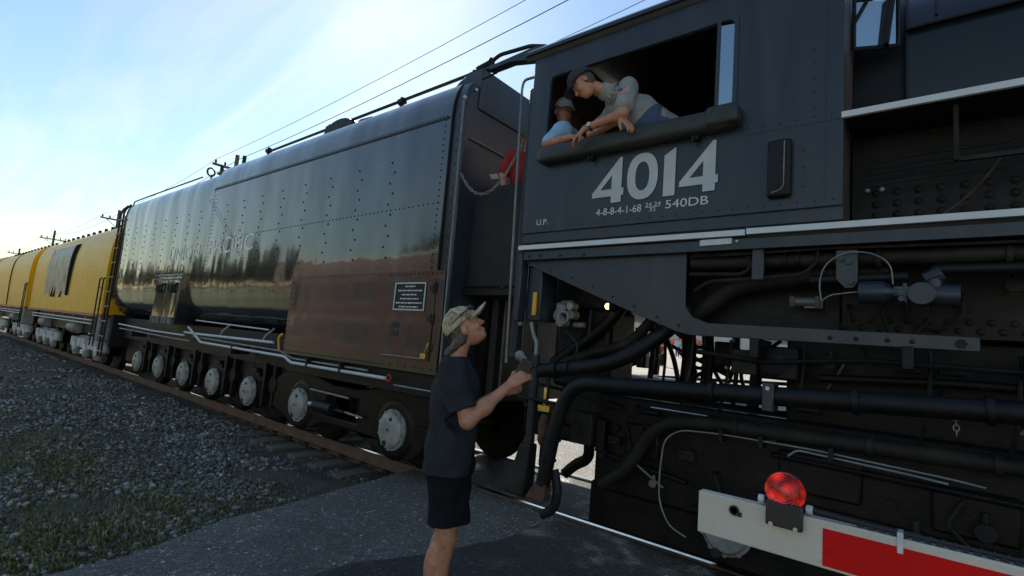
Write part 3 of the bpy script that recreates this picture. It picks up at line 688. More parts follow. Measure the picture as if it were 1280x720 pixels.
# underframe
mb = MB(); mb.box(-16.7, -4.1, .30, 2.9, 1.02, 1.54); mb.build('underframe', MAT['iron'], T)
mb = MB(); mb.box(-16.4, -8.1, .42, .56, .42, 1.02)
mb.build('pedestal_frame', MAT['iron'], T, bevel=.02)
mb = MB(); mb.box(-7.4, -4.12, .08, .30, 1.02, 1.27); mb.build('side_sill', MAT['iron'], T, bevel=.01)
mb = MB(); mb.box(-16.72, -16.55, .05, 3.1, .75, 1.6); mb.build('end_sill', MAT['iron'], T, bevel=.02)
AX = [-5.06, -7.28, -8.94, -10.44, -11.93, -13.43, -14.93]
def wheelset(root, x, yn=.80, rad=.533, name='wheel'):
    mb = MB(); s = yn
    mb.lathe((x, s, rad), (0, 1, 0), [(-.005, rad-.09), (0, rad-.012), (.01, rad), (.10, rad+.002), (.115, rad+.028), (.14, rad+.028), (.14, .18), (-.02, .17)], 32)
    s = 2.4
    mb.lathe((x, s, rad), (0, -1, 0), [(-.005, rad-.09), (0, rad-.012), (.01, rad), (.10, rad+.002), (.115, rad+.028), (.14, rad+.028), (.14, .18), (-.02, .17)], 32)
    mb.cyl((x, .5, rad), (x, 2.7, rad), .09, 14)
    return mb.build(name, MAT['greasy'], root)
def cover(root, x, y=.30, z=.533, r=.228, mat='cover'):
    mb = MB(); mb.lathe((x, y+.03, z), (0, -1, 0), [(-.16, r*.8), (-.03, r*.86), (-.03, r*1.08), (.0, r*1.08), (.0, r*.96), (.035, r*.93), (.05, r*.84), (.055, .01)], 28)
    o = mb.build('journal_cover', MAT[mat], root)
    m2 = MB()
    for k in range(10):
        a = 2*math.pi*k/10+.3; m2.cyl((x+r*1.0*math.cos(a), y+.03, z+r*1.0*math.sin(a)), (x+r*1.0*math.cos(a), y+.008, z+r*1.0*math.sin(a)), .020, 6)
    tag(m2.build('cover_bolt', MAT[mat], o), kind='stuff')
    m3 = MB()
    for dx, dz, q in ((.03, .13, .022), (-.01, .0, .015), (-.05, -.16, .034)): m3.cyl((x+dx, y-.02, z+dz), (x+dx, y-.034, z+dz), q, 10)
    tag(m3.build('cover_plug', MAT['rubber'], o), kind='stuff'); return o
for i, x in enumerate(AX):
    wheelset(T, x); cover(T, x, .255)
    if i >= 2:      # leaf spring hangers and pedestals between the fixed axles
        m2 = MB(); m2.box(x-.34, x+.34, .33, .47, .72, .80); m2.box(x-.24, x+.24, .33, .47, .80, .86); m2.box(x-.13, x+.13, .33, .47, .86, .92)
        m2.build('leaf_spring', MAT['greasy'], T, bevel=.006)
        m2 = MB(); m2.box(x+.50, x+.58, .26, .44, .35, 1.05); m2.lathe((x+.75, .36, .72), (0, 1, 0), [(-.05, .05), (-.05, .13), (.05, .13), (.05, .05)], 16); m2.box(x+.71, x+.79, .32, .40, .35, 1.05)
        m2.build('spring_hanger', MAT['greasy'], T, bevel=.008)
        m2 = MB(); m2.plate_y([(x-.24, .28), (x+.24, .28), (x+.30, .60), (x+.16, .84), (x-.16, .84), (x-.30, .60)], .34, .46); m2.build('axle_box', MAT['greasy'], T, bevel=.02)
# leading truck frame
fo = [(-8.15, .40), (-7.75, .30), (-7.6, .24), (-6.95, .24), (-6.75, .33), (-6.5, .36), (-5.85, .36), (-5.55, .26), (-5.35, .20), (-4.75, .20), (-4.55, .34), (-4.42, .62), (-4.42, .98), (-4.75, 1.06), (-5.4, 1.02), (-5.9, .92), (-6.5, .92), (-7.0, 1.02), (-7.75, 1.02), (-8.1, .85)]
mb = MB(); mb.plate_y(fo, .33, .50, [[(-6.62, .48), (-6.62, .78), (-5.85, .78), (-5.85, .48)]]); mb.build('truck_frame', MAT['greasy'], T, bevel=.025)
for x in (-5.06, -7.28):
    m2 = MB(); m2.lathe((x, .33, .533), (0, -1, 0), [(-.05, .36), (.0, .36), (.02, .33), (.02, .28)], 24); m2.build('bearing_housing', MAT['greasy'], T)
mb = MB(); mb.cyl((-6.75, .26, .60), (-6.30, .26, .60), .085, 18); mb.cyl((-6.30, .26, .60), (-6.05, .26, .60), .03, 10); mb.build('brake_cylinder', MAT['iron'], T, bevel=.008)
mb = MB(); mb.cyl((-6.93, .26, .60), (-6.75, .26, .60), .028, 10); mb.build('brake_piston', MAT['silver'], T)
pipe(T, 'brake_rod', [(-6.95, .27, .80), (-6.0, .27, .79)], .016, 'dullsilver')
pipe(T, 'brake_rod', [(-6.05, .27, .60), (-5.65, .27, .585)], .014, 'dullsilver')
for k, z in enumerate((.55, .62, .69)):
    m2 = MB(); m2.box(-4.62, -4.42, .30, .46, z-.022, z+.022); m2.build('spring_leaf', MAT['greasy'], T, bevel=.004)
# top rail with posts, hatch cover
mb = MB(); mb.tube([(-9.75, .42, 4.92), (-4.22, .42, 4.97)], .022, 8); rl = mb.build('top_rail', MAT['iron'], T, fix=False)
for x in (-9.7, -7.6, -5.75, -4.35):
    m2 = MB(); m2.cyl((x, .42, 4.68), (x, .42, 5.0), .028, 8); m2.lathe((x, .42, 4.94), (1, 0, 0), [(-.05, .02), (-.05, .05), (.05, .05), (.05, .02)], 10); m2.build('rail_post', MAT['iron'], rl)
pipe(T, 'top_rail', [(-4.30, .42, 5.0), (-4.05, .42, 5.03)], .035, 'iron')
mb = MB(); mb.plate_y([(-7.25+.42*math.cos(a), 4.80+.20*math.sin(a)) for a in np.linspace(math.pi, 0, 12)]+[(-6.65, 4.86), (-6.35, 4.84), (-6.35, 4.81), (-6.9, 4.78)], .36, .95); mb.build('hatch_cover', MAT['iron'], T, bevel=.01)
pipe(T, 'grab_iron', [(-16.6, .1, 4.50), (-16.55, .1, 4.64), (-15.6, .14, 4.68), (-12.2, .2, 4.72)], .016, 'iron')
mb = MB(); mb.cyl((-10.95, .5, 4.6), (-10.95, .5, 5.08), .04, 8); mb.build('vent_pipe', MAT['iron'], T)
mb = MB(); mb.torus((-12.35, .4, 4.92), (1, .3, 0), .09, .02, 14, 6); mb.cyl((-12.3, .4, 4.66), (-12.3, .4, 4.85), .02, 8); mb.box(-11.95, -11.5, .38, .44, 4.80, 4.84); mb.cyl((-11.8, .41, 4.65), (-11.8, .41, 4.98), .035, 8); mb.build('filler_valve', MAT['iron'], T)
# rear ladder
for y, x in ((-.03, -16.78), (-.03, -17.06)):
    pipe(T, 'ladder_stile', [(x, y, .48), (x, y, 4.40), (x+.06, y+.12, 4.58)], .026, 'iron', .1)
for z in np.linspace(.62, 4.15, 10):
    pipe(T, 'ladder_rung', [(-17.12, -.05, z), (-16.72, -.05, z)], .017, 'dullsilver')
# front corner hand rail, chain
pipe(T, 'hand_rail', [(-4.02, 0, 4.37), (-4.02, -.02, 4.34), (-4.0, -.02, 1.10)], .011, 'dullrail', .02)
mb = MB(); mb.sphere((-4.02, -.01, 4.38), .022, n=10, m=6); mb.build('rail_knob', MAT['silver'], T)
mb = MB(); mb.sphere((-4.03, .17, 4.55), .02, n=8, m=6); mb.build('rail_knob', MAT['silver'], T)
def chain(name, a, b2, sag, mat, parent, link=.05, r=.006):
    a = Vector(a); b2 = Vector(b2); mb = MB(); n = int(((a-b2).length*1.15)/link)
    P = [a.lerp(b2, i/n)+Vector((0, 0, -sag*4*(i/n)*(1-i/n))) for i in range(n+1)]
    for i in range(n):
        c = (P[i]+P[i+1])/2; d = (P[i+1]-P[i]).normalized(); x, y, _ = frame_of(d); s_ = x if i % 2 else y
        h = (P[i+1]-P[i]).length*.66; pts = [c+d*(h*math.cos(q))+s_*(.013*math.sin(q)) for q in np.linspace(0, 2*math.pi, 11)]
        mb.tube(pts, r, 5, caps=False)
    return mb.build(name, MAT[mat], parent, fix=False)
chain('safety_chain', (-4.0, .02, 3.50), (-3.18, .03, 3.68), .36, 'dullsilver', T, .045, .0045)
# front platform between tender and cab
mb = MB(); mb.box(-4.1, -3.12, .25, 2.95, 2.18, 2.26); mb.build('gangway_plate', MAT['iron'], T)
mb = MB(); mb.box(-4.04, -3.9, .55, 2.65, 1.0, 2.3); mb.build('front_sill', MAT['greasy'], T)
mb = MB(); mb.lathe((-3.95, .75, 2.30), (0, 0, 1), [(0, .05), (.10, .05), (.12, .11), (.15, .10), (.2, .05)], 14); mb.build('valve_cap', MAT['gold'], T)
pipe(T, 'pipe', [(-3.95, .60, 1.2), (-3.95, .60, 2.20), (-3.95, .85, 2.36), (-3.95, 1.2, 2.36)], .022, 'dullsilver', .15)
pipe(T, 'pipe', [(-3.9, .72, 1.0), (-3.9, .72, 2.2)], .10, 'iron')
mb = MB(); mb.obox((-4.03, .75, 3.95), (0, 1, -.02), .012, .014, 1.2); mb.build('grab_bar', MAT['dullrail'], T)

# ================================================================== YELLOW WATER CARS
def canteen(x1, length, label, mural):
    x0 = x1-length; C = empty('water_car', ((x0+x1)/2, 1.6, 0), label, 'rail car', 'yellow water cars')
    half = smooth_prof([(0.02, 1.56), (0, 2.2), (-.01, 2.8), (0, 3.25), (.03, 3.55), (.11, 3.85), (.26, 4.08), (.5, 4.24), (.9, 4.34), (1.6, 4.38)], 4)
    prof = half+[(3.2-a, b2) for a, b2 in reversed(half[:-1])]
    mb = MB(); n = len(prof); xs = np.linspace(x0, x1, 13)
    V = [(x, y, z) for x in xs for y, z in prof]; F = [(i*n+k, i*n+(k+1) % n, (i+1)*n+(k+1) % n, (i+1)*n+k) for i in range(12) for k in range(n)]
    for tri in tessellate_polygon([[Vector((y, z, 0)) for y, z in prof]]): F.append(tri); F.append(tuple(12*n+q for q in reversed(tri)))
    mb.add(V, F); body = mb.build('tank', MAT['yellowpaint'], C, smooth=50)
    mb = MB(); mb.box(x0, x1, -.012, .5, 1.50, 1.575); mb.build('sill_band', MAT['redband'], C, smooth=0)
    def side_y(z): return float(np.interp(z, [p[1] for p in half[:-8]], [p[0] for p in half[:-8]]))
    for xx in (x1-.02, x0+.02):
        m2 = MB(); m2.tube([(xx, y-.012 if i < 20 else y, z+.0) for i, (y, z) in enumerate(half[:34])], .02, 6); m2.build('end_rib', MAT['yellowpaint'], C, fix=False)
    rvt = MB()
    for xx in np.arange(x0+.6, x1-.2, .55):
        for z in np.arange(2.0, 3.95, .16): rvt.dome((xx, side_y(z), z), (0, -1, 0), .013, n=5)
    tag(rvt.build('rivets', MAT['yellowpaint'], C, smooth=60, fix=False), kind='stuff')
    if mural:
        zs = np.linspace(2.08, 3.80, 16); ms = np.linspace(-26.1, -22.3, 15); V = []; F = []; rm = random.Random(3)
        for j, z in enumerate(zs):
            for i, x in enumerate(ms):
                dx = 0
                if i == 0: dx = .25*rm.random()+(.6*(z-3.1) if z > 3.1 else 0)
                V.append((x+dx, side_y(z)-.006, z+(.10*rm.random() if j == 0 else 0)))
        for j in range(15):
            for i in range(14): F.append((j*15+i, j*15+i+1, (j+1)*15+i+1, (j+1)*15+i))
        mesh_obj('emblem', V, F, MAT['mural'], C)
        V = []; F = []
        for j, z in enumerate(zs):
            V += [(-22.30, side_y(z)-.02, z), (-21.75+.2*(z-3), side_y(z)-.02, z)]
        for j in range(15): F.append((2*j, 2*j+1, 2*j+3, 2*j+2))
        mesh_obj('emblem_edge', V, F, MAT['flatblack'], C)
        m2 = MB()
        for xc, hh in ((-24.5, .42), (-24.1, .36), (-23.1, .22)): m2.plate_y([(xc-.17, 2.02), (xc+.10, 2.02), (xc+.12, 2.02+hh)], side_y(2.2)-.016, side_y(2.2)-.009)
        m2.build('emblem_mark', MAT['flatblack'], C, smooth=0)
    else:
        m2 = MB(); m2.tube([(x1-5.3, y-.012 if i < 20 else y, z) for i, (y, z) in enumerate(half[:34])], .022, 6); m2.build('drain_pipe', MAT['iron'], C, fix=False)
    m2 = MB(); m2.tube([(x0+.1, 1.0, 4.42), (x1-.1, 1.0, 4.42)], .03, 6)
    rr = m2.build('roof_walk', MAT['iron'], C, fix=False)
    for xx in np.linspace(x0+.4, x1-.4, 14):
        m2 = MB(); m2.cyl((xx, .7, 4.28), (xx, .7, 4.46), .05, 8); m2.build('roof_fitting', MAT['iron'], rr)
    mb = MB(); mb.box(x0+.2, x1-.2, .35, 2.85, .95, 1.50); mb.build('underframe', MAT['iron'], C)
    for z in (1.38, 1.28): pipe(C, 'side_rail', [(x0+1.2, .0, z), (x1-.9, .0, z)], .02, 'silver')
    for xx in np.arange(x0+2, x1-1, 1.5): pipe(C, 'rail_stanchion', [(xx, .0, 1.48), (xx, .0, 1.27)], .016, 'dullsilver')
    for xc in (x1-4.1, x0+2.3):
        mb = MB(); mb.lathe((xc-.55, .28, 1.08), (1, 0, 0), [(0, .05), (.03, .17), (.12, .19), (.95, .19), (1.04, .17), (1.07, .05)], 20); mb.build('air_tank', MAT['dullsilver'], C)
    for xc in (x1-2.55, x0+2.55):
        m2 = MB(); m2.plate_y([(xc-1.75, .45), (xc+1.75, .45), (xc+1.70, .78), (xc+1.0, .86), (xc-1.0, .86), (xc-1.70, .78)], .36, .50); m2.build('truck_frame', MAT['dullsilver'], C, bevel=.02)
        for dx in (-1.32, 0, 1.32):
            wheelset(C, xc+dx, rad=.46)
            m2 = MB(); m2.plate_y([(xc+dx-.20, .22), (xc+dx+.20, .22), (xc+dx+.24, .6), (xc+dx+.14, .80), (xc+dx-.14, .80), (xc+dx-.24, .6)], .28, .40); ab = m2.build('axle_box', MAT['dullsilver'], C, bevel=.03)
            m2 = MB(); m2.lathe((xc+dx, .29, .47), (0, -1, 0), [(-.02, .17), (.04, .16), (.06, .10)], 18); m2.build('bearing_cap', MAT['silver'], ab)
            for sx in (-.42, .42):
                m2 = MB(); m2.lathe((xc+dx+sx, .34, .48), (0, 0, 1), [(0, .08), (.02, .1), (.28, .1), (.3, .08)], 12); m2.build('coil_spring', MAT['silver'], ab)
    for xx in (x1-.12, x1-.5):
        pipe(C, 'ladder_stile', [(xx, -.06, .7), (xx, -.06, 2.55), (xx, .05, 2.62)], .018, 'iron', .04)
    for z in np.arange(.8, 2.5, .3): pipe(C, 'ladder_rung', [(x1-.5, -.06, z), (x1-.12, -.06, z)], .012, 'iron')
    mb = MB(); mb.box(x1-.35, x1-.05, -.01, .35, .85, 1.5); mb.build('step_box', MAT['dullsilver'], C, bevel=.02)
    mb = MB(); mb.box(x0-.45, x0+.2, 1.35, 1.85, .8, 1.1); mb.build('coupler', MAT['iron'], C, bevel=.03)
    return C
canteen(-17.45, 11.2, 'yellow rounded water car with grey emblem coupled behind the black tender', True)
canteen(-29.4, 11.8, 'yellow rounded water car without emblem, behind the one with the grey emblem', False)

# ================================================================== LOCOMOTIVE
L = empty('steam_locomotive', (1.5, 1.6, 0), 'black steam locomotive with numbered cab and white striped running boards', 'locomotive')
def rrect(x0, x1, z0, z1, r, n=4, ccw=True):
    P = []
    for cx, cz, a0 in ((x1-r, z0+r, -90), (x1-r, z1-r, 0), (x0+r, z1-r, 90), (x0+r, z0+r, 180)):
        for k in range(n+1):
            a = R(a0+90*k/n); P.append((cx+r*math.cos(a), cz+r*math.sin(a)))
    return P
mb = MB(); mb.plate_y([(-3.06, 2.745), (-.43, 2.745), (-.43, 4.60), (-3.06, 4.60)], 0, .03, [list(reversed(rrect(-2.84, -1.14, 3.46, 4.285, .05)))])
cab = mb.build('cab_side', MAT['cab'], L, bevel=.004)
mb = MB(); mb.plate_y(rrect(-2.875, -1.105, 3.43, 4.32, .06), -.012, .0, [list(reversed(rrect(-2.842, -1.138, 3.458, 4.287, .05)))]); mb.build('window_frame', MAT['cab'], cab, bevel=.003)
mb = MB(); mb.box(-1.265, -1.235, -.02, .05, 3.46, 4.285); mb.box(-1.235, -1.14, -.005, .03, 3.46, 3.50); mb.build('sash_post', MAT['cab'], cab, bevel=.004)
mb = MB(); mb.add([(-1.234, -.015, 3.53), (-1.142, .006, 3.53), (-1.142, .006, 4.25), (-1.234, -.015, 4.25), (-1.233, -.009, 3.53), (-1.141, .012, 3.53), (-1.141, .012, 4.25), (-1.233, -.009, 4.25)], [(0,1,2,3),(7,6,5,4),(0,4,5,1),(1,5,6,2),(2,6,7,3),(3,7,4,0)]); mb.build('side_pane', MAT['mirrorglass'], cab, smooth=0)
# cab rivets
rc = MB()
for x in np.arange(-3.0, -.45, .105): rc.dome((x, 0, 2.79), (0, -1, 0), .010)
for x in np.arange(-1.02, -.45, .105): rc.dome((x, 0, 3.38+.0*x), (0, -1, 0), .010)
for z in np.arange(3.45, 4.5, .105): rc.dome((-.60, 0, z), (0, -1, 0), .011)
for x in np.arange(-2.95, -.5, .11): rc.dome((x, 0, 4.50), (0, -1, 0), .009)
for z in (2.9, 3.03, 3.15): rc.dome((-.655, 0, z), (0, -1, 0), .009)
for x, z in ((-2.3, 3.40), (-1.35, 3.40), (-1.3, 3.38), (-2.35, 3.38), (-2.68, 3.44), (-1.05, 3.40)): rc.dome((x, 0, z), (0, -1, 0), .013)
tag(rc.build('rivets', MAT['cab'], L, smooth=60, fix=False), kind='stuff')
# number 4014
def poly(name, outline, holes, x0, z0, w, h, y, mat, parent, th=.004):
    mb = MB(); f = lambda P: [(x0+a*w, z0+b2*h) for a, b2 in P]; mb.plate_y(f(outline), y-th, y, [list(reversed(f(q))) for q in holes]); return mb.build(name, mat, parent, smooth=0)
FOUR = [(0, .15), (.62, .15), (.62, 0), (.93, 0), (.93, .15), (1, .15), (1, .31), (.93, .31), (.93, 1), (.85, 1), (0, .25)]
FOURH = [[(.27, .31), (.62, .31), (.62, .62)]]
ell = lambda a, b2, p, n: [(.5+a*math.copysign(abs(math.cos(q))**(2/p), math.cos(q)), .5+b2*math.copysign(abs(math.sin(q))**(2/p), math.sin(q))) for q in np.linspace(0, 2*math.pi, n, endpoint=False)]
ONE = [(.0, 0), (1, 0), (1, 1), (0, .86)]
for nm, o_, h_, x0, z0, w in (('number_digit', FOUR, FOURH, -2.295, 2.945, .30), ('number_digit', ell(.5, .5, 2.3, 40), [ell(.23, .31, 2.2, 40)], -1.965, 2.945, .27), ('number_digit', ONE, [], -1.645, 2.945, .095), ('number_digit', FOUR, FOURH, -1.515, 2.945, .295)):
    poly(nm, o_, h_, x0, z0, w, .395, -.003, MAT['letter'], cab)
    edge = MAT['rubber']
    c = [(x0-.006+(a)*(w+.012), 2.939+b2*.407) for a, b2 in o_]
    mb = MB(); mb.plate_y(c, -.0025, -.0008, [[(x0+a*w, 2.945+b2*.395) for a, b2 in reversed(q)] for q in h_] if h_ else []); mb.build('digit_outline', edge, cab, smooth=0)
def words(txt, x0, x1, z0, z1, parent, mat='white', y=-.003, name='lettering'):
    V, F = text_mesh(txt, x0, x1, z0, z1, y); return mesh_obj(name, V, F, MAT[mat], parent, smooth=0)
words('4-8-8-4-1-68', -2.245, -1.825, 2.842, 2.905, cab); words('24', -1.79, -1.735, 2.878, 2.910, cab); words('24', -1.715, -1.66, 2.878, 2.910, cab); words('32', -1.755, -1.70, 2.835, 2.866, cab)
mb = MB(); mb.box(-1.79, -1.66, -.004, -.002, 2.870, 2.874); mb.build('lettering', MAT['white'], cab, smooth=0)
words('540DB', -1.62, -1.285, 2.845, 2.912, cab); words('U.P.', -2.885, -2.755, 2.815, 2.868, cab)
# armrest
mb = MB(); pr = rrect(-.125, .02, 3.385, 3.545, .05); xs = [-2.87, -2.84, -2.80, -1.16, -1.11, -1.085]; V = []; n = len(pr)
for i, x in enumerate(xs):
    s_ = (.70, .92, 1, 1, .92, .70)[i]
    for y, z in pr: V.append((x, -.05+(y+.05)*s_, 3.465+(z-3.465)*s_))
F = [(i*n+k, i*n+(k+1) % n, (i+1)*n+(k+1) % n, (i+1)*n+k) for i in range(5) for k in range(n)]+[tuple(range(n)), tuple(range(5*n, 6*n))]
mb.add(V, F); arm = mb.build('armrest', MAT['pad'], L, smooth=40)
mb = MB(); mb.box(-1.30, -1.06, -.14, .0, 3.40, 3.56); mb.build('armrest_end', MAT['pad'], arm, bevel=.04, bseg=4)
for x in (-2.3, -1.38): m2 = MB(); m2.box(x-.02, x+.02, -.06, 0, 3.35, 3.39); m2.box(x-.03, x-.01, -.07, -.05, 3.33, 3.39); m2.build('armrest_bracket', MAT['iron'], arm, smooth=0)
# little box on the cab side
mb = MB(); mb.box(-.875, -.725, -.055, 0, 2.83, 3.24); bx2 = mb.build('side_box', MAT['iron'], L, bevel=.02, bseg=3)
mb = MB(); mb.tube([(-.84, -.058, 2.86), (-.79, -.06, 2.87), (-.765, -.06, 2.90), (-.765, -.06, 3.22)], .004, 5, .03); mb.build('box_trim', MAT['dullsilver'], bx2, fix=False)
# cab shell
roof_h = smooth_prof([(-.045, 4.575), (-.03, 4.62), (.12, 4.74), (.45, 4.88), (.95, 4.99), (1.6, 5.03)], 4)
outer = roof_h+[(3.2-a, b2) for a, b2 in reversed(roof_h[:-1])]; inner = [(1.6+(a-1.6)*.975, b2-.045) for a, b2 in outer]
mb = MB(); mb.sweep_x(outer+list(reversed(inner)), -3.16, -.38); rf = mb.build('cab_roof', MAT['cab'], L)
mb = MB(); mb.box(-3.14, -.40, -.065, -.04, 4.56, 4.595); mb.build('rain_gutter', MAT['cab'], rf, bevel=.004)
mb = MB(); mb.box(-3.055, -.435, 3.17, 3.20, 2.745, 4.60); mb.build('far_side', MAT['inside'], L)
mb = MB(); mb.box(-.50, -.435, .04, 3.16, 2.66, 4.74); mb.box(-.495, -.44, .5, 2.7, 4.741, 4.90); mb.build('cab_front', MAT['inside'], L)
mb = MB(); mb.box(-3.055, -3.02, .035, .16, 2.66, 4.66); mb.build('rear_post', MAT['cab'], L)
mb = MB(); mb.box(-3.055, -3.02, .17, 3.16, 2.66, 4.74); mb.box(-3.05, -3.025, .5, 2.7, 4.741, 4.90); mb.build('added_rear_wall', MAT['inside'], L)  # wall added across the open back to keep sky and sun out
mb = MB(); mb.box(-3.06, -.43, .031, 3.17, 2.56, 2.655); mb.build('cab_floor', MAT['iron'], L)
mb = MB(); mb.box(-.95, -.51, .7, 2.5, 2.66, 4.3); mb.cyl((-.96, 1.6, 3.3), (-1.02, 1.6, 3.3), .3, 20); mb.build('boiler_backhead', MAT['inside'], L, bevel=.05)
mb = MB(); mb.box(-2.0, -1.5, .25, .75, 3.05, 3.12); mb.box(-1.52, -1.46, .25, .75, 3.1, 3.7); mb.box(-1.8, -1.7, .45, .55, 2.66, 3.05); mb.build('cab_seat', MAT['pad'], L, bevel=.02)
mb = MB(); mb.box(-3.0, -2.55, .25, .75, 3.0, 3.07); mb.box(-2.83, -2.73, .45, .55, 2.66, 3.0); mb.build('cab_seat', MAT['pad'], L, bevel=.02)
# visor behind the roof
mb = MB(); mb.plate_y([(-3.85, 4.70), (-3.72, 4.66), (-3.45, 4.665), (-3.15, 4.60), (-3.05, 4.57), (-3.05, 4.72), (-3.2, 4.735)], .06, .16); mb.build('roof_visor', MAT['cab'], rf, bevel=.004)
mb = MB(); mb.tube([(-3.78, .2, 4.70), (-3.86, .2, 4.86), (-3.74, .2, 4.905), (-3.3, .2, 4.87), (-3.1, .2, 4.80)], .022, 8, .05); mb.sphere((-3.87, .2, 4.87), .04, n=8, m=6); mb.build('visor_bracket', MAT['iron'], rf, fix=False)
mb = MB(); mb.tube([(-3.78, .2, 4.70), (-3.98, .2, 4.68)], .012, 6); mb.build('visor_pin', MAT['iron'], rf, fix=False)
mb = MB(); mb.tube([(-3.06, .03, 4.37), (-3.20, .02, 4.37), (-3.205, .0, 4.28), (-3.12, 0, 1.50)], .014, 8, .06); mb.build('hand_rail', MAT['dullrail'], L, fix=False)
mb = MB(); mb.box(-3.15, -3.065, .06, .16, 1.55, 4.28); mb.build('rear_stanchion', MAT['cab'], L, bevel=.01)
mb = MB(); mb.box(-3.10, -3.04, .02, .14, 1.9, 2.56); mb.build('rear_stanchion', MAT['cab'], L, bevel=.01)
# running boards and white stripes
mb = MB(); mb.box(-1.0, 7.5, .005, .55, 2.565, 2.60); mb.build('running_board', MAT['iron'], L)
mb = MB(); mb.box(-.425, 7.5, .005, .60, 3.325, 3.36); mb.build('running_board', MAT['iron'], L)
for xa, xb, za, zb in ((-3.07, -1.014, 2.582, 2.625), (-1.004, 7.5, 2.588, 2.63), (-.44, 7.5, 3.326, 3.368)):
    mb = MB(); mb.box(xa, xb, -.022, .004, za, zb); mb.build('white_stripe', MAT['white'], L, bevel=.002)
mb = MB(); mb.box(-3.04, -.43, .02, .03, 2.655, 2.745); mb.box(-3.02, 7.5, .012, .05, 2.49, 2.565); mb.build('edge_beam', MAT['cab'], L)
mb = MB(); mb.plate_y([(-1.335, 2.525), (-1.105, 2.53), (-1.105, 2.572), (-1.335, 2.570)], -.004, .011); mb.build('builder_plate', MAT['silver'], L, smooth=0)
mb = MB(); mb.sphere((-1.07, 0, 2.545), .012, n=8, m=5); mb.build('plate_bolt', MAT['silver'], L)
# apron with its long lower beam
ap = [(-3.05, 2.555), (-3.05, 2.47), (-2.2, 2.135), (-1.53, 1.885), (-1.42, 1.858), (.22, 1.85), (.22, 1.93), (-1.28, 1.955), (-1.40, 2.0), (-1.455, 2.08), (-1.46, 2.2), (-1.46, 2.555)]
mb = MB(); mb.plate_y(ap, .085, .105); apo = mb.build('cab_apron', MAT['cab'], L, bevel=.004)
mb = MB()
for x, z in ((-2.75, 2.40), (-2.5, 2.32), (-2.28, 2.24), (-2.08, 2.15), (-1.88, 2.07), (-1.68, 1.99), (-1.50, 1.93)): mb.dome((x, .085, z), (0, -1, 0), .012)
for x, z in ((-2.95, 2.52), (-2.82, 2.52), (-2.6, 2.515), (-2.35, 2.51), (-.08, 1.89), (-.2, 1.89), (-.36, 1.89), (-.5, 1.89)): mb.dome((x, .085 if z < 2.5 else .012, z), (0, -1, 0), .016)
mb.cyl((.14, .085, 1.89), (.14, .065, 1.89), .028, 6)
tag(mb.build('apron_bolt', MAT['dustyiron'], apo, fix=False), kind='stuff')
# boiler and firebox
bp_ = smooth_prof([(.52, 2.6), (.50, 3.2), (.50, 3.8), (.56, 4.15), (.75, 4.5), (1.1, 4.78), (1.6, 4.9)], 5)
full = bp_+[(3.2-a, b2) for a, b2 in reversed(bp_[:-1])]
mb = MB(); mb.sweep_x(full, -.12, 7.5); bo = mb.build('boiler_jacket', MAT['jacket'], L, smooth=50)
sh = [(1.6+(a-1.6)*.975, b2-.03) for a, b2 in full]
mb = MB(); mb.sweep_x(sh, -.43, -.125); mb.build('firebox_jacket', MAT['iron'], L, smooth=50)
mb = MB(); mb.box(-.12, 7.5, .515, .555, 4.13, 4.145); mb.build('jacket_band', MAT['iron'], bo)
mb = MB(); mb.tube([(-.118, y-.006, z) for y, z in bp_], .014, 6); mb.build('jacket_band', MAT['iron'], bo, fix=False)
mb = MB(); mb.tube([(.05, y-.004, z) for y, z in bp_[16:]], .010, 6); mb.build('jacket_band', MAT['iron'], bo, fix=False)
mb = MB(); mb.box(-1.46, -.475, .46, 2.8, 1.93, 2.55); mb.build('firebox_corner', MAT['iron'], L, bevel=.02)
mb = MB(); mb.box(-.47, 7.5, .40, 2.8, 1.94, 2.56); mb.build('firebox', MAT['dustyiron'], L)
mb = MB(); mb.box(-.42, 7.5, .42, .52, 2.60, 3.325); mb.build('firebox_side', MAT['iron'], L)
sb = MB()
for j, z in enumerate((1.985, 2.04)):
    for x in np.arange(-.46+.05*j, 1.2, .10): sb.dome((x, .40, z), (0, -1, 0), .024, n=8)
for j, z in enumerate((2.68, 2.76, 2.84, 2.92)):
    for x in np.arange(-.28+.0*j, 1.2, .115): sb.dome((x, .42, z), (0, -1, 0), .028, n=8)
for x in np.arange(-.35, 1.2, .09): sb.dome((x, .42, 3.29), (0, -1, 0), .012, n=6)
tag(sb.build('staybolts', MAT['dustyiron'], L, smooth=60, fix=False), kind='stuff')
# hinged front cab window
mb = MB(); w0 = Vector((-.41, .34, 0)); w1 = Vector((-.16, .44, 0)); fr = []
def wp(u, z): p_ = w0.lerp(w1, u); return (p_.x, p_.y, z)
sw = MB()
for a, c in (((0, 3.98), (1, 3.98)), ((1, 3.98), (1, 4.36)), ((1, 4.36), (0, 4.36)), ((0, 4.36), (0, 3.98))): sw.tube([wp(*a), wp(*c)], .014, 6)
fs = sw.build('front_window', MAT['iron'], L, fix=False)
mb = MB(); mb.add([wp(.05, 4.0), wp(.95, 4.0), wp(.95, 4.34), wp(.05, 4.34)], [(0, 1, 2, 3)]); gl = mb.build('front_pane', MAT['mirrorglass'], fs, smooth=0, fix=False)
mb = MB(); mb.obox(Vector(wp(.75, 4.17))+Vector((.02, -.03, 0)), (.1, 0, 1), .10, .02, .4); mb.obox(Vector(wp(.15, 4.25))+Vector((.0, -.02, 0)), (.5, 0, 1), .03, .02, .2); mb.build('window_wiper', MAT['iron'], fs)
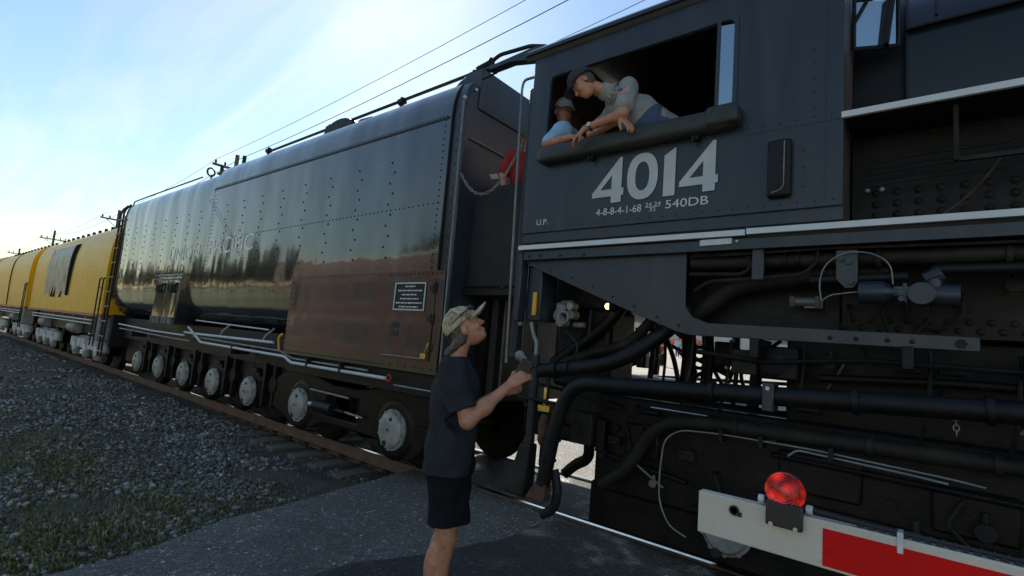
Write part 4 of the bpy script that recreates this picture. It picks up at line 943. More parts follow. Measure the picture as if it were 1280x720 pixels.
# ---- the works below the running board
def lp(name, pts, r, mat='iron', fil=.08, n=10): return pipe(L, name, pts, r, mat, fil, n)
lp('steam_pipe', [(-1.44, .15, 2.42), (7.5, .15, 2.40)], .050, 'dustyiron')
lp('steam_pipe', [(-1.60, .32, 1.88), (-1.40, .30, 2.08), (-1.15, .28, 2.26), (-.62, .26, 2.33), (-.2, .26, 2.34)], .068, 'dustyiron', .15, 12)
lp('air_pipe', [(-.62, .10, 2.27), (-.1, .10, 2.285)], .030, 'iron'); lp('air_pipe', [(.02, .10, 2.26), (.02, .10, 2.325), (.12, .10, 2.325), (7.5, .10, 2.315)], .034, 'iron', .03)
lp('small_pipe', [(-1.44, .10, 2.47), (-1.05, .10, 2.475), (-1.0, .10, 2.44), (-1.0, .10, 2.36), (-1.06, .10, 2.32), (-1.44, .10, 2.33)], .014, 'dustyiron', .05, 6)
lp('small_pipe', [(-1.40, .12, 2.20), (-1.30, .10, 2.27), (-.95, .10, 2.29), (-.66, .10, 2.31), (-.58, .10, 2.40), (-.58, .10, 2.5)], .013, 'dustyiron', .06, 6)
lp('small_pipe', [(-1.2, .06, 2.46), (-.5, .06, 2.475), (.2, .06, 2.465), (7.5, .06, 2.46)], .009, 'dustyiron', 0, 6)
mb = MB(); mb.box(-.98, -.90, .05, .09, 2.27, 2.50); mb.build('pipe_strap', MAT['cab'], L, bevel=.006)
for x in (-.78, -.70): m2 = MB(); m2.cyl((x-.012, .15, 2.42), (x+.012, .15, 2.42), .072, 10); m2.build('pipe_flange', MAT['iron'], L, bevel=.004)
m2 = MB(); m2.cyl((-.62, .26, 2.33), (-.54, .26, 2.332), .085, 8); m2.cyl((-.53, .26, 2.33), (-.5, .26, 2.332), .078, 12); m2.build('pipe_union', MAT['dustyiron'], L, bevel=.006)
mb = MB(); mb.plate_y([(-.47, 2.27), (-.42, 2.21), (-.37, 2.21), (-.35, 2.24), (-.35, 2.46), (-.47, 2.46)], .05, .08); br = mb.build('pipe_bracket', MAT['cab'], L, bevel=.006)
for x, z in ((-.44, 2.40), (-.40, 2.38), (-.385, 2.25)): m2 = MB(); m2.cyl((x, .05, z), (x, .03, z), .02, 6); m2.build('bracket_bolt', MAT['cab'], br)
mb = MB(); mb.lathe((-.345, .08, 2.185), (1, 0, 0), [(0, .03), (.0, .068), (.01, .072), (.125, .072), (.14, .060), (.17, .035), (.2, .035)], 20); mb.build('solenoid', MAT['cab'], L)
mb = MB(); mb.box(-.17, -.09, .05, .11, 2.16, 2.22); mb.cyl((-.13, .05, 2.14), (-.13, .02, 2.14), .02, 6); mb.cyl((-.115, .06, 2.12), (-.115, .06, 2.24), .014, 6); mb.build('valve_block', MAT['cab'], L, bevel=.004)
mb = MB(); mb.cyl((-.035, .04, 2.175), (-.035, .12, 2.175), .070, 22); mb.cyl((-.03, .11, 2.175), (.14, .11, 2.17), .066, 20); mb.cyl((.02, .10, 2.2), (.02, .10, 2.27), .045, 12); mb.cyl((-.02, .10, 2.26), (.06, .10, 2.30), .05, 8); mb.build('control_valve', MAT['cab'], L, bevel=.006)
lp('wire_loop', [(-.17, .04, 2.23), (-.18, .03, 2.36), (-.28, .02, 2.43), (-.42, .02, 2.44), (-.53, .02, 2.36), (-.56, .03, 2.24), (-.545, .03, 2.13)], .004, 'dullsilver', .06, 5)
lp('wire_loop', [(-.545, .03, 2.12), (-.50, .02, 2.16), (-.40, .02, 2.175), (-.345, .05, 2.185)], .004, 'dullsilver', .05, 5)
mb = MB(); mb.torus((-.42, .30, 2.12), (0, 1, 0), .13, .007, 24, 6); mb.build('hand_hole_ring', MAT['dustyiron'], L, fix=False)
mb = MB(); mb.torus((.02, .36, 2.13), (0, 1, 0), .14, .016, 24, 6); mb.build('hand_hole_ring', MAT['dustyiron'], L, fix=False)
# panel between the two stripes
for z in (3.10, 3.02, 2.94): lp('small_pipe', [(-.36, .30, z), (.0, .28, z+.02), (.35, .28, z+.02), (.6, .28, z+.10), (2, .28, z+.12)], .012, 'dustyiron', .1, 6)
mb = MB(); mb.box(.118, .142, .08, .11, 2.98, 3.325); mb.box(.142, 2.5, .08, .11, 2.97, 2.995); mb.build('board_strut', MAT['dustyiron'], L)
lp('wire_lead', [(.34, .2, 3.02), (.25, .2, 2.86), (.10, .2, 2.70), (-.02, .2, 2.64)], .005, 'rust', .1, 5)
for x in (-.32, -.24): m2 = MB(); m2.sphere((x, .27, 2.90), .016, n=8, m=6); m2.build('pipe_nut', MAT['dullsilver'], L)
# big pipes and hoses below
lp('injector_pipe', [(-2.60, 0, .50), (-2.52, 0, 1.0), (-2.38, 0, 1.40), (-1.95, 0, 1.418), (.4, 0, 1.545), (7.5, 0, 1.60)], .064, 'iron', .28, 14)
for x, z, a in ((-2.565, .72, (.1, 0, 1)), (-2.53, .90, (.15, 0, 1))): m2 = MB(); m2.torus((x, 0, z), a, .066, .010, 16, 6); m2.build('hose_clamp', MAT['iron'], L, fix=False)
lp('delivery_pipe', [(-3.0, .12, 1.43), (-2.6, .12, 1.49), (-2.05, .14, 1.58), (-1.66, .28, 1.90), (-1.5, .3, 2.1)], .066, 'iron', .25, 14)
m2 = MB(); m2.cyl((-2.66, .12, 1.48), (-2.60, .12, 1.49), .082, 14); m2.cyl((-2.5, .12, 1.505), (-2.47, .12, 1.51), .078, 14); m2.build('pipe_union', MAT['iron'], L)
lp('delivery_pipe', [(-2.95, .55, 1.52), (-2.7, .55, 1.70), (-2.35, .55, 1.95), (-2.1, .55, 2.3)], .06, 'iron', .2, 12)
lp('delivery_pipe', [(-2.75, .45, 1.55), (-2.4, .45, 1.68), (-2.1, .5, 1.76), (-1.9, .5, 2.0)], .05, 'dustyiron', .2, 12)
lp('brake_hose', [(-2.2, .30, .55), (-1.97, .30, .72), (-1.72, .30, 1.16), (-1.3, .30, 1.20), (.4, .3, 1.23), (7.5, .3, 1.25)], .052, 'dustyiron', .25, 12)
lp('electric_cable', [(-1.42, .2, .36), (-1.55, .2, .40), (-1.64, .2, .56), (-1.645, .2, .78), (-1.62, .2, 1.04), (-1.5, .2, 1.13), (-1.2, .2, 1.15), (-.6, .2, 1.15), (.10, .2, 1.115), (.24, .2, 1.10)], .006, 'dullsilver', .1, 6)
lp('electric_cable', [(-.75, .2, 1.08), (-.7, .2, 1.13), (-.5, .2, 1.12), (-.1, .2, 1.10), (.08, .2, 1.085)], .007, 'dullsilver', .05, 6)
for x in (-1.19, -.92, -.5): m2 = MB(); m2.box(x-.014, x+.014, .18, .30, 1.10, 1.18); m2.build('cable_clip', MAT['iron'], L)
lp('cable_rod', [(-1.75, .22, 1.265), (-1.3, .22, 1.262)], .007, 'steel', 0, 6)
mb = MB(); mb.box(-.86, -.79, -.075, .07, 1.38, 1.565); mb.build('pipe_clamp', MAT['cab'], L, bevel=.006)
m2 = MB(); m2.cyl((-.825, -.075, 1.53), (-.825, -.09, 1.53), .014, 6); m2.build('clamp_bolt', MAT['silver'], L)
chain('hanging_chain', (.11, .08, 1.545), (.115, .08, 1.375), .0, 'dullsilver', L, .028, .004)
# trailing truck
mb = MB(); mb.box(-2.36, 7.5, .44, .58, .46, 1.30); mb.box(-.85, 7.5, .60, 2.6, .9, 1.94); mb.build('engine_frame', MAT['greasy'], L, bevel=.03)
mb = MB(); mb.plate_y([(-2.42, .14), (-2.42, .50), (-2.2, .62), (1.3, .62), (1.3, .20), (-.6, .14)], .50, .60); mb.build('truck_frame', MAT['greasy'], L, bevel=.02)
for x in (-1.19, .62): wheelset(L, x)
cover(L, -1.17, .30, .45, .17, 'dullsilver')
for x, z, w in ((-1.9, .95, .3), (-.6, .95, .5), (.2, .9, .4)):
    m2 = MB(); m2.box(x-w/2, x+w/2, .40, .46, z-.14, z+.14); m2.build('frame_rib', MAT['greasy'], L, bevel=.02)
for xd in (2.6, 4.5, 6.4):
    m2 = MB(); m2.lathe((xd, .78, .864), (0, 1, 0), [(0, .74), (0, .85), (.02, .864), (.14, .864), (.14, .70), (.08, .68), (.08, .2), (-.08, .18), (-.08, .02)], 36); m2.build('driving_wheel', MAT['greasy'], L)
lp('small_pipe', [(-.6, .42, 1.62), (.1, .42, 1.66), (7.5, .42, 1.7)], .03, 'greasy')
# boxes in the gap under the cab, some added only to block light
mb = MB(); mb.box(-1.15, -.98, .25, .55, 1.60, 1.78); mb.build('junction_box', MAT['dustyiron'], L, bevel=.01)
mb = MB(); mb.lathe((-.90, .3, 1.70), (0, 1, 0), [(0, .08), (.01, .105), (.3, .105)], 18); mb.build('air_filter', MAT['iron'], L)
mb = MB(); mb.box(-.98, -.72, .32, .6, 1.58, 1.82); mb.build('junction_box', MAT['iron'], L, bevel=.02)
for x, y, z0, z1, r_ in ((-2.62, 2.1, 1.1, 2.3, .035), (-2.15, 2.6, 1.1, 2.3, .05), (-2.42, 2.0, 1.0, 2.3, .018), (-1.96, 1.5, 1.2, 2.2, .075), (-1.72, 1.4, 1.2, 2.2, .045), (-2.9, 2.9, 1.2, 2.2, .05), (-1.35, 1.0, 1.2, 2.2, .02), (-1.2, 1.05, 1.2, 2.2, .05)):
    lp('drop_pipe', [(x, y, z0), (x+.04, y, (z0+z1)/2), (x, y, z1)], r_, 'iron', .1, 8)
for a, c in (((-3.0, 2.7, 1.40), (-1.2, 2.7, 1.49)), ((-2.5, 2.2, 1.86), (-1.5, 1.4, 1.55)), ((-1.9, 1.6, 1.50), (-1.2, 1.4, 1.84))): lp('cross_pipe', [a, c], .022, 'iron')
mb = MB(); mb.torus((-1.85, 1.6, 1.70), (.3, 1, 0), .11, .02, 18, 6); mb.torus((-1.5, 1.4, 1.72), (.3, 1, 0), .13, .018, 18, 6); mb.build('hose_loop', MAT['rubber'], L, fix=False)
mb = MB(); mb.box(-3.0, -1.6, .60, 2.6, 2.1, 2.55); mb.build('floor_light_block', MAT['iron'], L)  # dark mass added behind the apron so no light comes through
mb = MB(); mb.box(-3.0, -2.36, .60, 1.15, 1.30, 2.1); mb.build('side_light_block', MAT['iron'], L, bevel=.05)  # added blocker, keeps the left of the gap dark
mb = MB(); mb.box(-3.9, -2.2, 1.35, 1.85, .62, .95); mb.build('drawbar', MAT['greasy'], L, bevel=.04)
mb = MB(); mb.box(-3.3, -2.4, 1.25, 2.6, .80, 1.42); mb.build('low_light_block', MAT['iron'], L, bevel=.05)  # box added to cover the upper part of the bright opening
mb = MB(); mb.box(-2.6, -.8, .9, 2.4, .62, 1.32); mb.build('truck_cradle', MAT['greasy'], L, bevel=.05)
# clutter seen through the gap
rq = random.Random(21)
for i in range(16):
    x = -2.75+1.45*rq.random(); y = .9+1.9*rq.random(); x -= (y-1.6)*.4; z0 = 1.25+.35*rq.random(); z1 = z0+.25+.45*rq.random()
    if i % 3: lp('conduit', [(x, y, z0), (x+rq.uniform(-.12, .12), y, (z0+z1)/2), (x+rq.uniform(-.3, .3), y+.1, z1)], rq.uniform(.010, .03), 'iron', .1, 6)
    else:
        m2 = MB(); w = rq.uniform(.05, .11); m2.box(x-w, x+w, y-.06, y+.06, z0+.05, z0+.05+rq.uniform(.12, .26)); m2.build('equipment_box', MAT['iron'], L, bevel=.012)
for x in (-1.2, -.35, .25): m2 = MB(); z = 1.418+(x+1.95)*.054; m2.cyl((x-.018, 0, z), (x+.018, 0, z+.002), .083, 16); m2.build('pipe_flange', MAT['iron'], L, bevel=.004)
for x in (-1.12, -.3, .3): m2 = MB(); z = 1.20+(x+1.3)*.017; m2.cyl((x-.02, .3, z), (x+.02, .3, z+.001), .066, 14); m2.build('pipe_flange', MAT['dustyiron'], L, bevel=.004)
for x in (-.25, .35): m2 = MB(); m2.cyl((x-.015, .15, 2.408), (x+.015, .15, 2.407), .068, 12); m2.build('pipe_flange', MAT['dustyiron'], L, bevel=.004)
for x in (-.95, -.1, .45): m2 = MB(); m2.box(x-.03, x+.03, .05, .45, 1.72, 1.86); m2.build('beam_hanger', MAT['iron'], L, bevel=.008)
for x, z in ((-2.15, 1.02), (-2.0, .88), (-1.5, .95), (-.9, .80), (-.2, .86), (.3, .95)):
    m2 = MB(); m2.cyl((x, .44, z), (x, .41, z), .035, 6); m2.build('frame_bolt', MAT['greasy'], L)
for k, (xa, za, xb, zb) in enumerate(((-2.2, .78, -1.5, .70), (-1.0, .74, .5, .70), (-1.4, .62, .5, .58), (-.9, 1.04, .6, 1.0))): lp('brake_rod', [(xa, .40, za), (xb, .40, zb)], .02, 'greasy', 0, 8)
for x in (-1.55, -1.25, -.75, -.05, .35): lp('small_pipe', [(x, .34, 1.28), (x+.03, .30, 1.42), (x+.05, .36, 1.62), (x+.05, .4, 1.85)], .012, 'iron', .05, 6)
lp('small_pipe', [(-1.4, .2, 1.74), (-.9, .22, 1.70), (-.3, .22, 1.76), (.6, .22, 1.75)], .018, 'iron', .1, 8)
lp('small_pipe', [(-2.95, .3, 1.32), (-2.6, .25, 1.30), (-2.3, .3, 1.24), (-2.1, .38, 1.20)], .016, 'iron', .1, 8)
lp('small_pipe', [(-2.62, .2, 1.85), (-2.45, .2, 1.72), (-2.5, .2, 1.58), (-2.72, .2, 1.55)], .012, 'dustyiron', .08, 6)
lp('small_pipe', [(-2.75, .3, 1.9), (-2.72, .28, 1.74), (-2.55, .28, 1.70), (-2.40, .28, 1.78), (-2.40, .28, 2.05)], .013, 'dustyiron', .08, 6)
# small fittings along the frame and under the running board
rq = random.Random(77)
for i in range(54):
    if i < 30: x = -2.3+2.9*rq.random(); z = .35+.9*rq.random(); y = .43
    elif i < 42: x = -.85+1.4*rq.random(); z = 1.32+.5*rq.random(); y = .58
    else: x = -1.4+1.9*rq.random(); z = 2.1+.4*rq.random(); y = .38
    m2 = MB(); k = i % 4; s = rq.uniform(.7, 1.3); mt = MAT[('dustyiron', 'greasy', 'dullrail', 'iron')[rq.randrange(4)]]
    if k == 0:
        m2.cyl((x, y, z), (x, y-.07*s, z), .030*s, 8); m2.cyl((x, y-.07*s, z), (x, y-.09*s, z), .045*s, 12); m2.cyl((x, y-.05*s, z), (x, y-.05*s, z+.09*s), .016*s, 8); m2.build('valve_body', mt, L, bevel=.004)
    elif k == 1:
        m2.box(x-.05*s, x+.05*s, y-.05, y+.03, z-.03*s, z+.03*s); m2.cyl((x-.03*s, y-.05, z), (x-.03*s, y-.062, z), .012, 6); m2.cyl((x+.03*s, y-.05, z), (x+.03*s, y-.062, z), .012, 6); m2.build('bracket', mt, L, bevel=.005)
    elif k == 2:
        m2.tube([(x, y, z), (x, y-.06, z), (x+rq.uniform(-.1, .1), y-.07, z-.12*s), (x+rq.uniform(-.2, .2), y-.02, z-.30*s)], .010*s, 7, .04); m2.build('small_pipe', mt, L, fix=False)
    else:
        m2.cyl((x-.06*s, y-.05, z), (x+.06*s, y-.05, z), .026*s, 10); m2.cyl((x-.075*s, y-.05, z), (x-.05*s, y-.05, z), .036*s, 6); m2.cyl((x+.05*s, y-.05, z), (x+.075*s, y-.05, z), .036*s, 6); m2.box(x-.012, x+.012, y-.05, y+.03, z-.012, z+.012); m2.build('pipe_fitting', mt, L, bevel=.003)
# panel seams on the cab
for xa, xb, z in ((-1.06, -.44, 3.335),): m2 = MB(); m2.box(xa, xb, -.0035, .0, z-.003, z+.003); m2.build('weld_seam', MAT['cab'], cab, smooth=0)
m2 = MB(); m2.box(-.535, -.528, -.004, 0, 2.78, 4.55); m2.build('weld_seam', MAT['cab'], cab, smooth=0)
mb = MB(); mb.box(-3.93, -3.22, .20, .23, 2.262, 3.36); mb.build('gangway_gate', MAT['iron'], L, bevel=.006)
# left cluster at the back of the cab
mb = MB(); mb.box(-3.02, -2.86, .12, .40, 1.92, 2.44); mb.build('cabinet', MAT['cab'], L, bevel=.01)
mb = MB(); mb.box(-2.937, -2.895, .095, .118, 1.97, 2.19); mb.build('marker_strip', MAT['yellow'], L, bevel=.003)
mb = MB(); mb.cyl((-3.08, .1, 1.86), (-3.08, .1, 2.05), .035, 10); mb.build('marker_socket', MAT['dullsilver'], L, bevel=.01)
mb = MB()
for i in range(16):
    q = random.Random(i); c = (-2.84+q.random()*.24, .34+q.random()*.1, 1.90+q.random()*.24)
    if i % 3 == 0: mb.cyl((c[0], c[1], c[2]), (c[0], c[1]-.10, c[2]), .035+.02*q.random(), 10)
    elif i % 3 == 1: mb.box(c[0]-.04, c[0]+.04, c[1]-.05, c[1]+.05, c[2]-.03, c[2]+.04)
    else: mb.cyl((c[0]-.06, c[1], c[2]), (c[0]+.06, c[1], c[2]), .028, 8)
mb.torus((-2.67, .24, 1.97), (0, 1, 0), .055, .012, 16, 6); mb.build('brake_valve', MAT['dullsilver'], L, bevel=.004)
mb = MB(); mb.lathe((-2.24, .45, 2.10), (-1, -.3, 0), [(0, .03), (.0, .045), (.05, .05), (.06, .035)], 14); mb.build('lamp_housing', MAT['iron'], L)
mb = MB(); mb.sphere((-2.31, .43, 2.10), .030, n=12, m=8); mb.build('lamp_bulb', MAT['amber'], L)
lp('lever', [(-2.92, .08, 1.90), (-2.88, .08, 1.78), (-2.84, .08, 1.72), (-2.82, .08, .80)], .018, 'dullsilver', .04, 8)
lp('small_pipe', [(-2.72, .16, 1.5), (-2.72, .14, 1.35), (-2.71, .12, 1.25), (-2.72, .12, .62)], .022, 'dustyiron', .04, 8)
lp('step_bar', [(-2.98, .04, 1.205), (-2.54, .04, 1.195)], .014, 'iron', 0, 8)
mb = MB(); mb.box(-2.76, -2.63, .06, .14, 1.10, 1.16); mb.cyl((-2.695, .08, 1.15), (-2.695, .08, 1.32), .02, 8); mb.build('brass_valve', MAT['gold'], L, bevel=.006)
mb = MB(); mb.lathe((-2.69, .09, .80), (0, 0, 1), [(0, .03), (.04, .055), (.2, .055), (.28, .03)], 12); mb.build('strainer', MAT['rust'], L)
lp('air_hose', [(-2.84, .08, 1.6), (-2.83, .08, .78)], .042, 'rubber', 0, 12)
mb = MB(); mb.add([(-2.90, .02, .80), (-2.78, .02, .80), (-2.78, .14, .80), (-2.90, .14, .80), (-3.02, -.02, .36), (-2.80, -.02, .34), (-2.80, .16, .34), (-3.02, .16, .36)], [(0,1,2,3),(7,6,5,4),(0,4,5,1),(1,5,6,2),(2,6,7,3),(3,7,4,0)]); mb.build('hose_coupling', MAT['dustyiron'], L, bevel=.02, bseg=3)
mb = MB(); mb.box(-3.02, -2.80, -.02, .16, .325, .345); mb.build('coupling_gasket', MAT['rust'], L, bevel=.008)
mb = MB(); mb.add([(-2.66, -.05, .52), (-2.54, -.05, .52), (-2.54, .05, .52), (-2.66, .05, .52), (-2.74, -.07, .37), (-2.55, -.07, .36), (-2.55, .07, .36), (-2.74, .07, .37)], [(0,1,2,3),(7,6,5,4),(0,4,5,1),(1,5,6,2),(2,6,7,3),(3,7,4,0)]); mb.build('hose_coupling', MAT['rust'], L, bevel=.02, bseg=3)
lp('drain_hose', [(-2.56, .1, .62), (-2.5, .1, .45), (-2.55, .12, .28), (-2.68, .15, .20)], .042, 'rubber', .1, 10)
mb = MB(); mb.box(-2.55, -2.33, .30, .44, .84, 1.12); mb.build('valve_box', MAT['dustyiron'], L, bevel=.01)
mb = MB(); mb.box(-2.31, -2.22, .34, .44, .80, 1.08); mb.build('valve_box', MAT['greasy'], L, bevel=.01)
lp('drain_pipe', [(-2.4, .4, .85), (-2.42, .45, .70), (-2.6, .5, .60), (-2.7, .5, .50)], .05, 'greasy', .08, 10)
lp('step_hanger', [(-2.95, .2, 1.9), (-2.96, .2, .55)], .016, 'iron', 0, 6)

# ================================================================== CROSSING GATE
G = empty('crossing_gate', (4.6, -2.2, -0.02), 'white and red crossing gate arm with red lamp lowered beside the locomotive', 'gate')
GY0, GY1 = -2.225, -2.19
mb = MB(); mb.plate_y([(-.525, 1.188), (3.9, 1.17), (3.9, 1.31), (-.525, 1.302)], GY0, GY1); armo = mb.build('gate_arm', MAT['gatewhite'], G, bevel=.003)
x = -.212
while x < 3.6:
    mb = MB(); mb.plate_y([(x, 1.194), (x+.41, 1.193), (x+.41, 1.284), (x, 1.284)], GY0-.0015, GY0); mb.build('red_sheeting', MAT['gatered'], armo, smooth=0); x += .82
mb = MB(); mb.lathe((-.425, GY0-.002, 1.272), (0, -1, 0), [(0, .014), (.0015, .014), (.0015, .009), (0, .009)], 14); mb.box(-.417, -.405, GY0-.003, GY0, 1.258, 1.27); mb.build('bolt_hole', MAT['rubber'], armo, smooth=0)
# lamp
LX, LZ, LY = -.300, 1.352, -2.225
mb = MB(); mb.box(LX-.042, LX+.045, LY-.018, LY+.02, 1.262, 1.325); lb = mb.build('lamp_bracket', MAT['blackplastic'], armo, bevel=.004)
mb = MB()
for dx in (-.028, .03): mb.cyl((LX+dx, LY-.018, 1.268), (LX+dx, LY-.023, 1.268), .006, 6)
mb.build('bracket_screw', MAT['steel'], lb)
mb = MB(); mb.lathe((LX, LY+.02, LZ), (0, -1, 0), [(-.045, .02), (-.04, .042), (.0, .049), (.012, .051), (.018, .049)], 28); lamp = mb.build('lamp_body', MAT['blackplastic'], armo)
mb = MB(); mb.lathe((LX, LY+.003, LZ), (0, -1, 0), [(-.002, .049), (.004, .049), (.0085, .046), (.0075, .043), (.0125, .040), (.0115, .037), (.016, .034), (.015, .031), (.0185, .028), (.0175, .025), (.0205, .021), (.0195, .017), (.0215, .012), (.022, .001)], 32); mb.build('lamp_lens', MAT['lens_red'], lamp)
for dx in (-.058, .056):
    mb = MB(); mb.cyl((LX+dx-.008, LY+.01, 1.318), (LX+dx+.008, LY+.01, 1.318), .012, 12); mb.build('cable_gland', MAT['silver'], lb, bevel=.003)
mb = MB(); mb.tube([(LX+.06, LY+.01, 1.318), (LX+.12, LY+.015, 1.315), (LX+.18, LY+.02, 1.311), (1.5, LY+.025, 1.316), (3.9, LY+.025, 1.32)], .006, 6, .04); mb.build('lamp_cable', MAT['rubber'], armo, fix=False)
for x in np.arange(-.135, 2.2, .0215):
    mb = MB(); z = 1.303+.0015*(x+.5); mb.box(x-.0065, x+.0065, -2.214, -2.196, z, z+.007); mb.obox((x+.004, -2.205, z+.009), (.55, 0, 1), .006, .004, .014); mb.build('cable_tooth', MAT['rubber'], armo, smooth=0)
mb = MB(); mb.box(-.062, -.050, GY0-.004, -2.186, 1.270, 1.316); mb.build('arm_clip', MAT['silver'], armo, bevel=.002)
mb = MB(); mb.box(4.35, 4.85, -2.45, -1.95, 0.0, 1.05); mb.build('gate_mechanism', MAT['silver'], G, bevel=.03)
mb = MB(); mb.cyl((4.6, -2.2, -.02), (4.6, -2.2, 4.2), .064, 16); mb.build('gate_mast', MAT['silver'], G)
mb = MB(); mb.box(3.7, 4.9, -2.19, -2.12, 1.12, 1.36); mb.cyl((4.6, -2.4, 1.24), (4.6, -1.98, 1.24), .09, 16); mb.build('arm_support', MAT['silver'], G, bevel=.01)

# ================================================================== UTILITY POLES AND WIRES (far side of the track)
PX_ = [(-31.6, 10.9), (-55.0, 10.5), (-82.0, 10.8), (-106.5, 9.9)]
PY = 8.2
def pole(x, h, label, arm_z, extra):
    P = empty('utility_pole', (x, PY, -.3), label, 'pole', 'utility poles beyond the train')
    mb = MB(); mb.tube([(x, PY, -.5), (x, PY, h)], .17, 12, r2=.11); mb.build('pole_shaft', MAT['wood'], P, fix=False)
    mb = MB(); mb.box(x-.06, x+.06, PY-1.25, PY+1.25, arm_z-.06, arm_z+.06); ca = mb.build('crossarm', MAT['wood'], P)
    for dy in (-1.1, -.6, .6, 1.1):
        m2 = MB(); m2.lathe((x, PY+dy, arm_z+.06), (0, 0, 1), [(0, .03), (.05, .05), (.09, .07), (.14, .05), (.2, .06), (.24, .03)], 10); m2.build('insulator', MAT['iron'], ca)
    m2 = MB(); m2.tube([(x, PY, arm_z-.7), (x, PY-.8, arm_z-.05)], .025, 6); m2.tube([(x, PY, arm_z-.7), (x, PY+.8, arm_z-.05)], .025, 6); m2.build('arm_brace', MAT['iron'], P, fix=False)
    if extra:
        m2 = MB(); m2.cyl((x, PY-.45, arm_z-1.6), (x, PY-.45, arm_z-.8), .2, 12); m2.build('transformer', MAT['dullsilver'], P)
    return P
pole(-31.6, 11.4, 'wooden utility pole showing above the middle of the black tender', 10.5, False)
pole(-55.0, 10.5, 'wooden utility pole with crossarm rising where tender and yellow car meet', 9.6, False)
pole(-82.0, 10.8, 'wooden utility pole rising above the yellow car with the emblem', 9.7, False)
pole(-106.5, 9.9, 'wooden utility pole rising above the yellow car without emblem', 9.1, False)
pole(5.0, 14.2, 'tall wooden utility pole standing behind the locomotive boiler', 13.2, False)
tops = [(5.0, 13.2), (-31.6, 10.5), (-55.0, 9.6), (-82.0, 9.7), (-106.5, 9.1)]
for dy, dz, lab in ((-1.1, .30, 'thin overhead wire nearest to the train, hung between utility poles'), (1.1, .30, 'thin overhead wire farthest from the train, hung between utility poles'), (0.02, 1.15, 'thick topmost overhead wire strung along the pole tops')):
    mb = MB()
    pts = []
    for (xa, za), (xb, zb) in zip(tops[:-1], tops[1:]):
        for k in range(13):
            u = k/12; pts.append((xa+(xb-xa)*u, PY+dy, (za+dz if dz < 1 else za+.62+.0)+(zb-za)*u-2.0*u*(1-u)))
    mb.tube(pts, .011 if dz < 1 else .016, 5); o = mb.build('overhead_wire', MAT['wire'], origin=(tops[1][0], PY+dy, tops[1][1]), fix=False); tag(o, lab, 'wire', 'overhead wires')

# ================================================================== BEYOND THE TRACK
def car(cx, cy, cz, rot, label):
    C = empty('parked_car', (0, 0, 0), label, 'car')
    prof = [(-2.15, .42), (-2.2, .62), (-2.1, .86), (-1.35, .98), (-.75, 1.38), (.55, 1.42), (1.25, 1.02), (2.0, .90), (2.2, .68), (2.18, .36), (1.75, .30), (-1.8, .30)]
    mb = MB(); mb.plate_y(prof, -.85, .85); mb.build('body', MAT['carred'], C, bevel=.08, bseg=3)
    for y0, y1 in ((-.862, -.852), (.852, .862)):
        mb = MB(); mb.plate_y([(-1.15, 1.02), (-.70, 1.32), (-.08, 1.35), (-.08, 1.02)], y0, y1); mb.build('side_window', MAT['darkglass'], C, smooth=0)
        mb = MB(); mb.plate_y([(0, 1.02), (0, 1.35), (.50, 1.36), (1.0, 1.02)], y0, y1); mb.build('side_window', MAT['darkglass'], C, smooth=0)
    for x in (-1.35, 1.35):
        for y in (-.80, .80):
            mb = MB(); mb.torus((x, y, .32), (0, 1, 0), .23, .10, 20, 8); w = mb.build('wheel', MAT['rubber'], C, fix=False)
            mb = MB(); mb.cyl((x, y-.09, .32), (x, y+.09, .32), .19, 16); mb.build('rim', MAT['silver'], w)
    for y in (-.6, .6):
        mb = MB(); mb.box(2.10, 2.2, y-.18, y+.18, .64, .76); mb.build('headlight', MAT['glass'], C, bevel=.02)
    C.location = (cx, cy, cz); C.rotation_euler = (0, 0, rot); return C
cz = float(ground_z(-22.3, 58))+.06
car(-22.6, 58, cz+.25, R(12), 'small red car parked on the pale lot beyond the locomotive')
def building(name, label, x0, x1, y0, y1, z0, h, wall, nwin, face, roof=None, rows=(1.0,), win=(1.2, 1.5), parapet=True):
    B = empty(name, ((x0+x1)/2, (y0+y1)/2, z0), label, 'building')
    mb = MB(); mb.box(x0, x1, y0, y1, z0-.5, z0+h); mb.build('wall', wall, B)
    yf = y0 if face < 0 else y1; s = -1 if face < 0 else 1
    if roof:
        mb = MB(); ym = (y0+y1)/2; xm = min((y1-y0)/2, 6)
        mb.add([(x0-.5, y0-.5, z0+h+.02), (x1+.5, y0-.5, z0+h+.02), (x1+.5, y1+.5, z0+h+.02), (x0-.5, y1+.5, z0+h+.02), (x0+xm, ym, z0+h+2.6), (x1-xm, ym, z0+h+2.6)], [(0,1,5,4),(1,2,5),(2,3,4,5),(3,0,4),(3,2,1,0)]); mb.build('roof', roof, B, smooth=0)
    else:
        mb = MB(); mb.box(x0-.15, x1+.15, y0-.15, y1+.15, z0+h, z0+h+.35); mb.build('cornice', MAT['plaster'], B)
    for rz in rows:
        for k in range(nwin):
            xc = x0+(x1-x0)*(k+.5)/nwin
            mb = MB(); a, b2 = sorted((yf, yf+s*.06)); mb.box(xc-win[0]/2-.12, xc+win[0]/2+.12, a, b2, z0+rz-.12, z0+rz+win[1]+.12); f = mb.build('window', MAT['plaster'], B)
            mb = MB(); a, b2 = sorted((yf+s*.062, yf+s*.075)); mb.box(xc-win[0]/2, xc+win[0]/2, a, b2, z0+rz, z0+rz+win[1]); mb.build('pane', MAT['darkglass'], f)
            mb = MB(); a, b2 = sorted((yf+s*.077, yf+s*.10)); mb.box(xc-.03, xc+.03, a, b2, z0+rz, z0+rz+win[1]); mb.build('mullion', MAT['plaster'], f)
    return B
building('pale_building', 'pale plastered building with tall windows behind the red car', -70, -8, 74, 86, 2.9, 6.5, MAT['plaster'], 16, -1, rows=(1.0, 4.2))
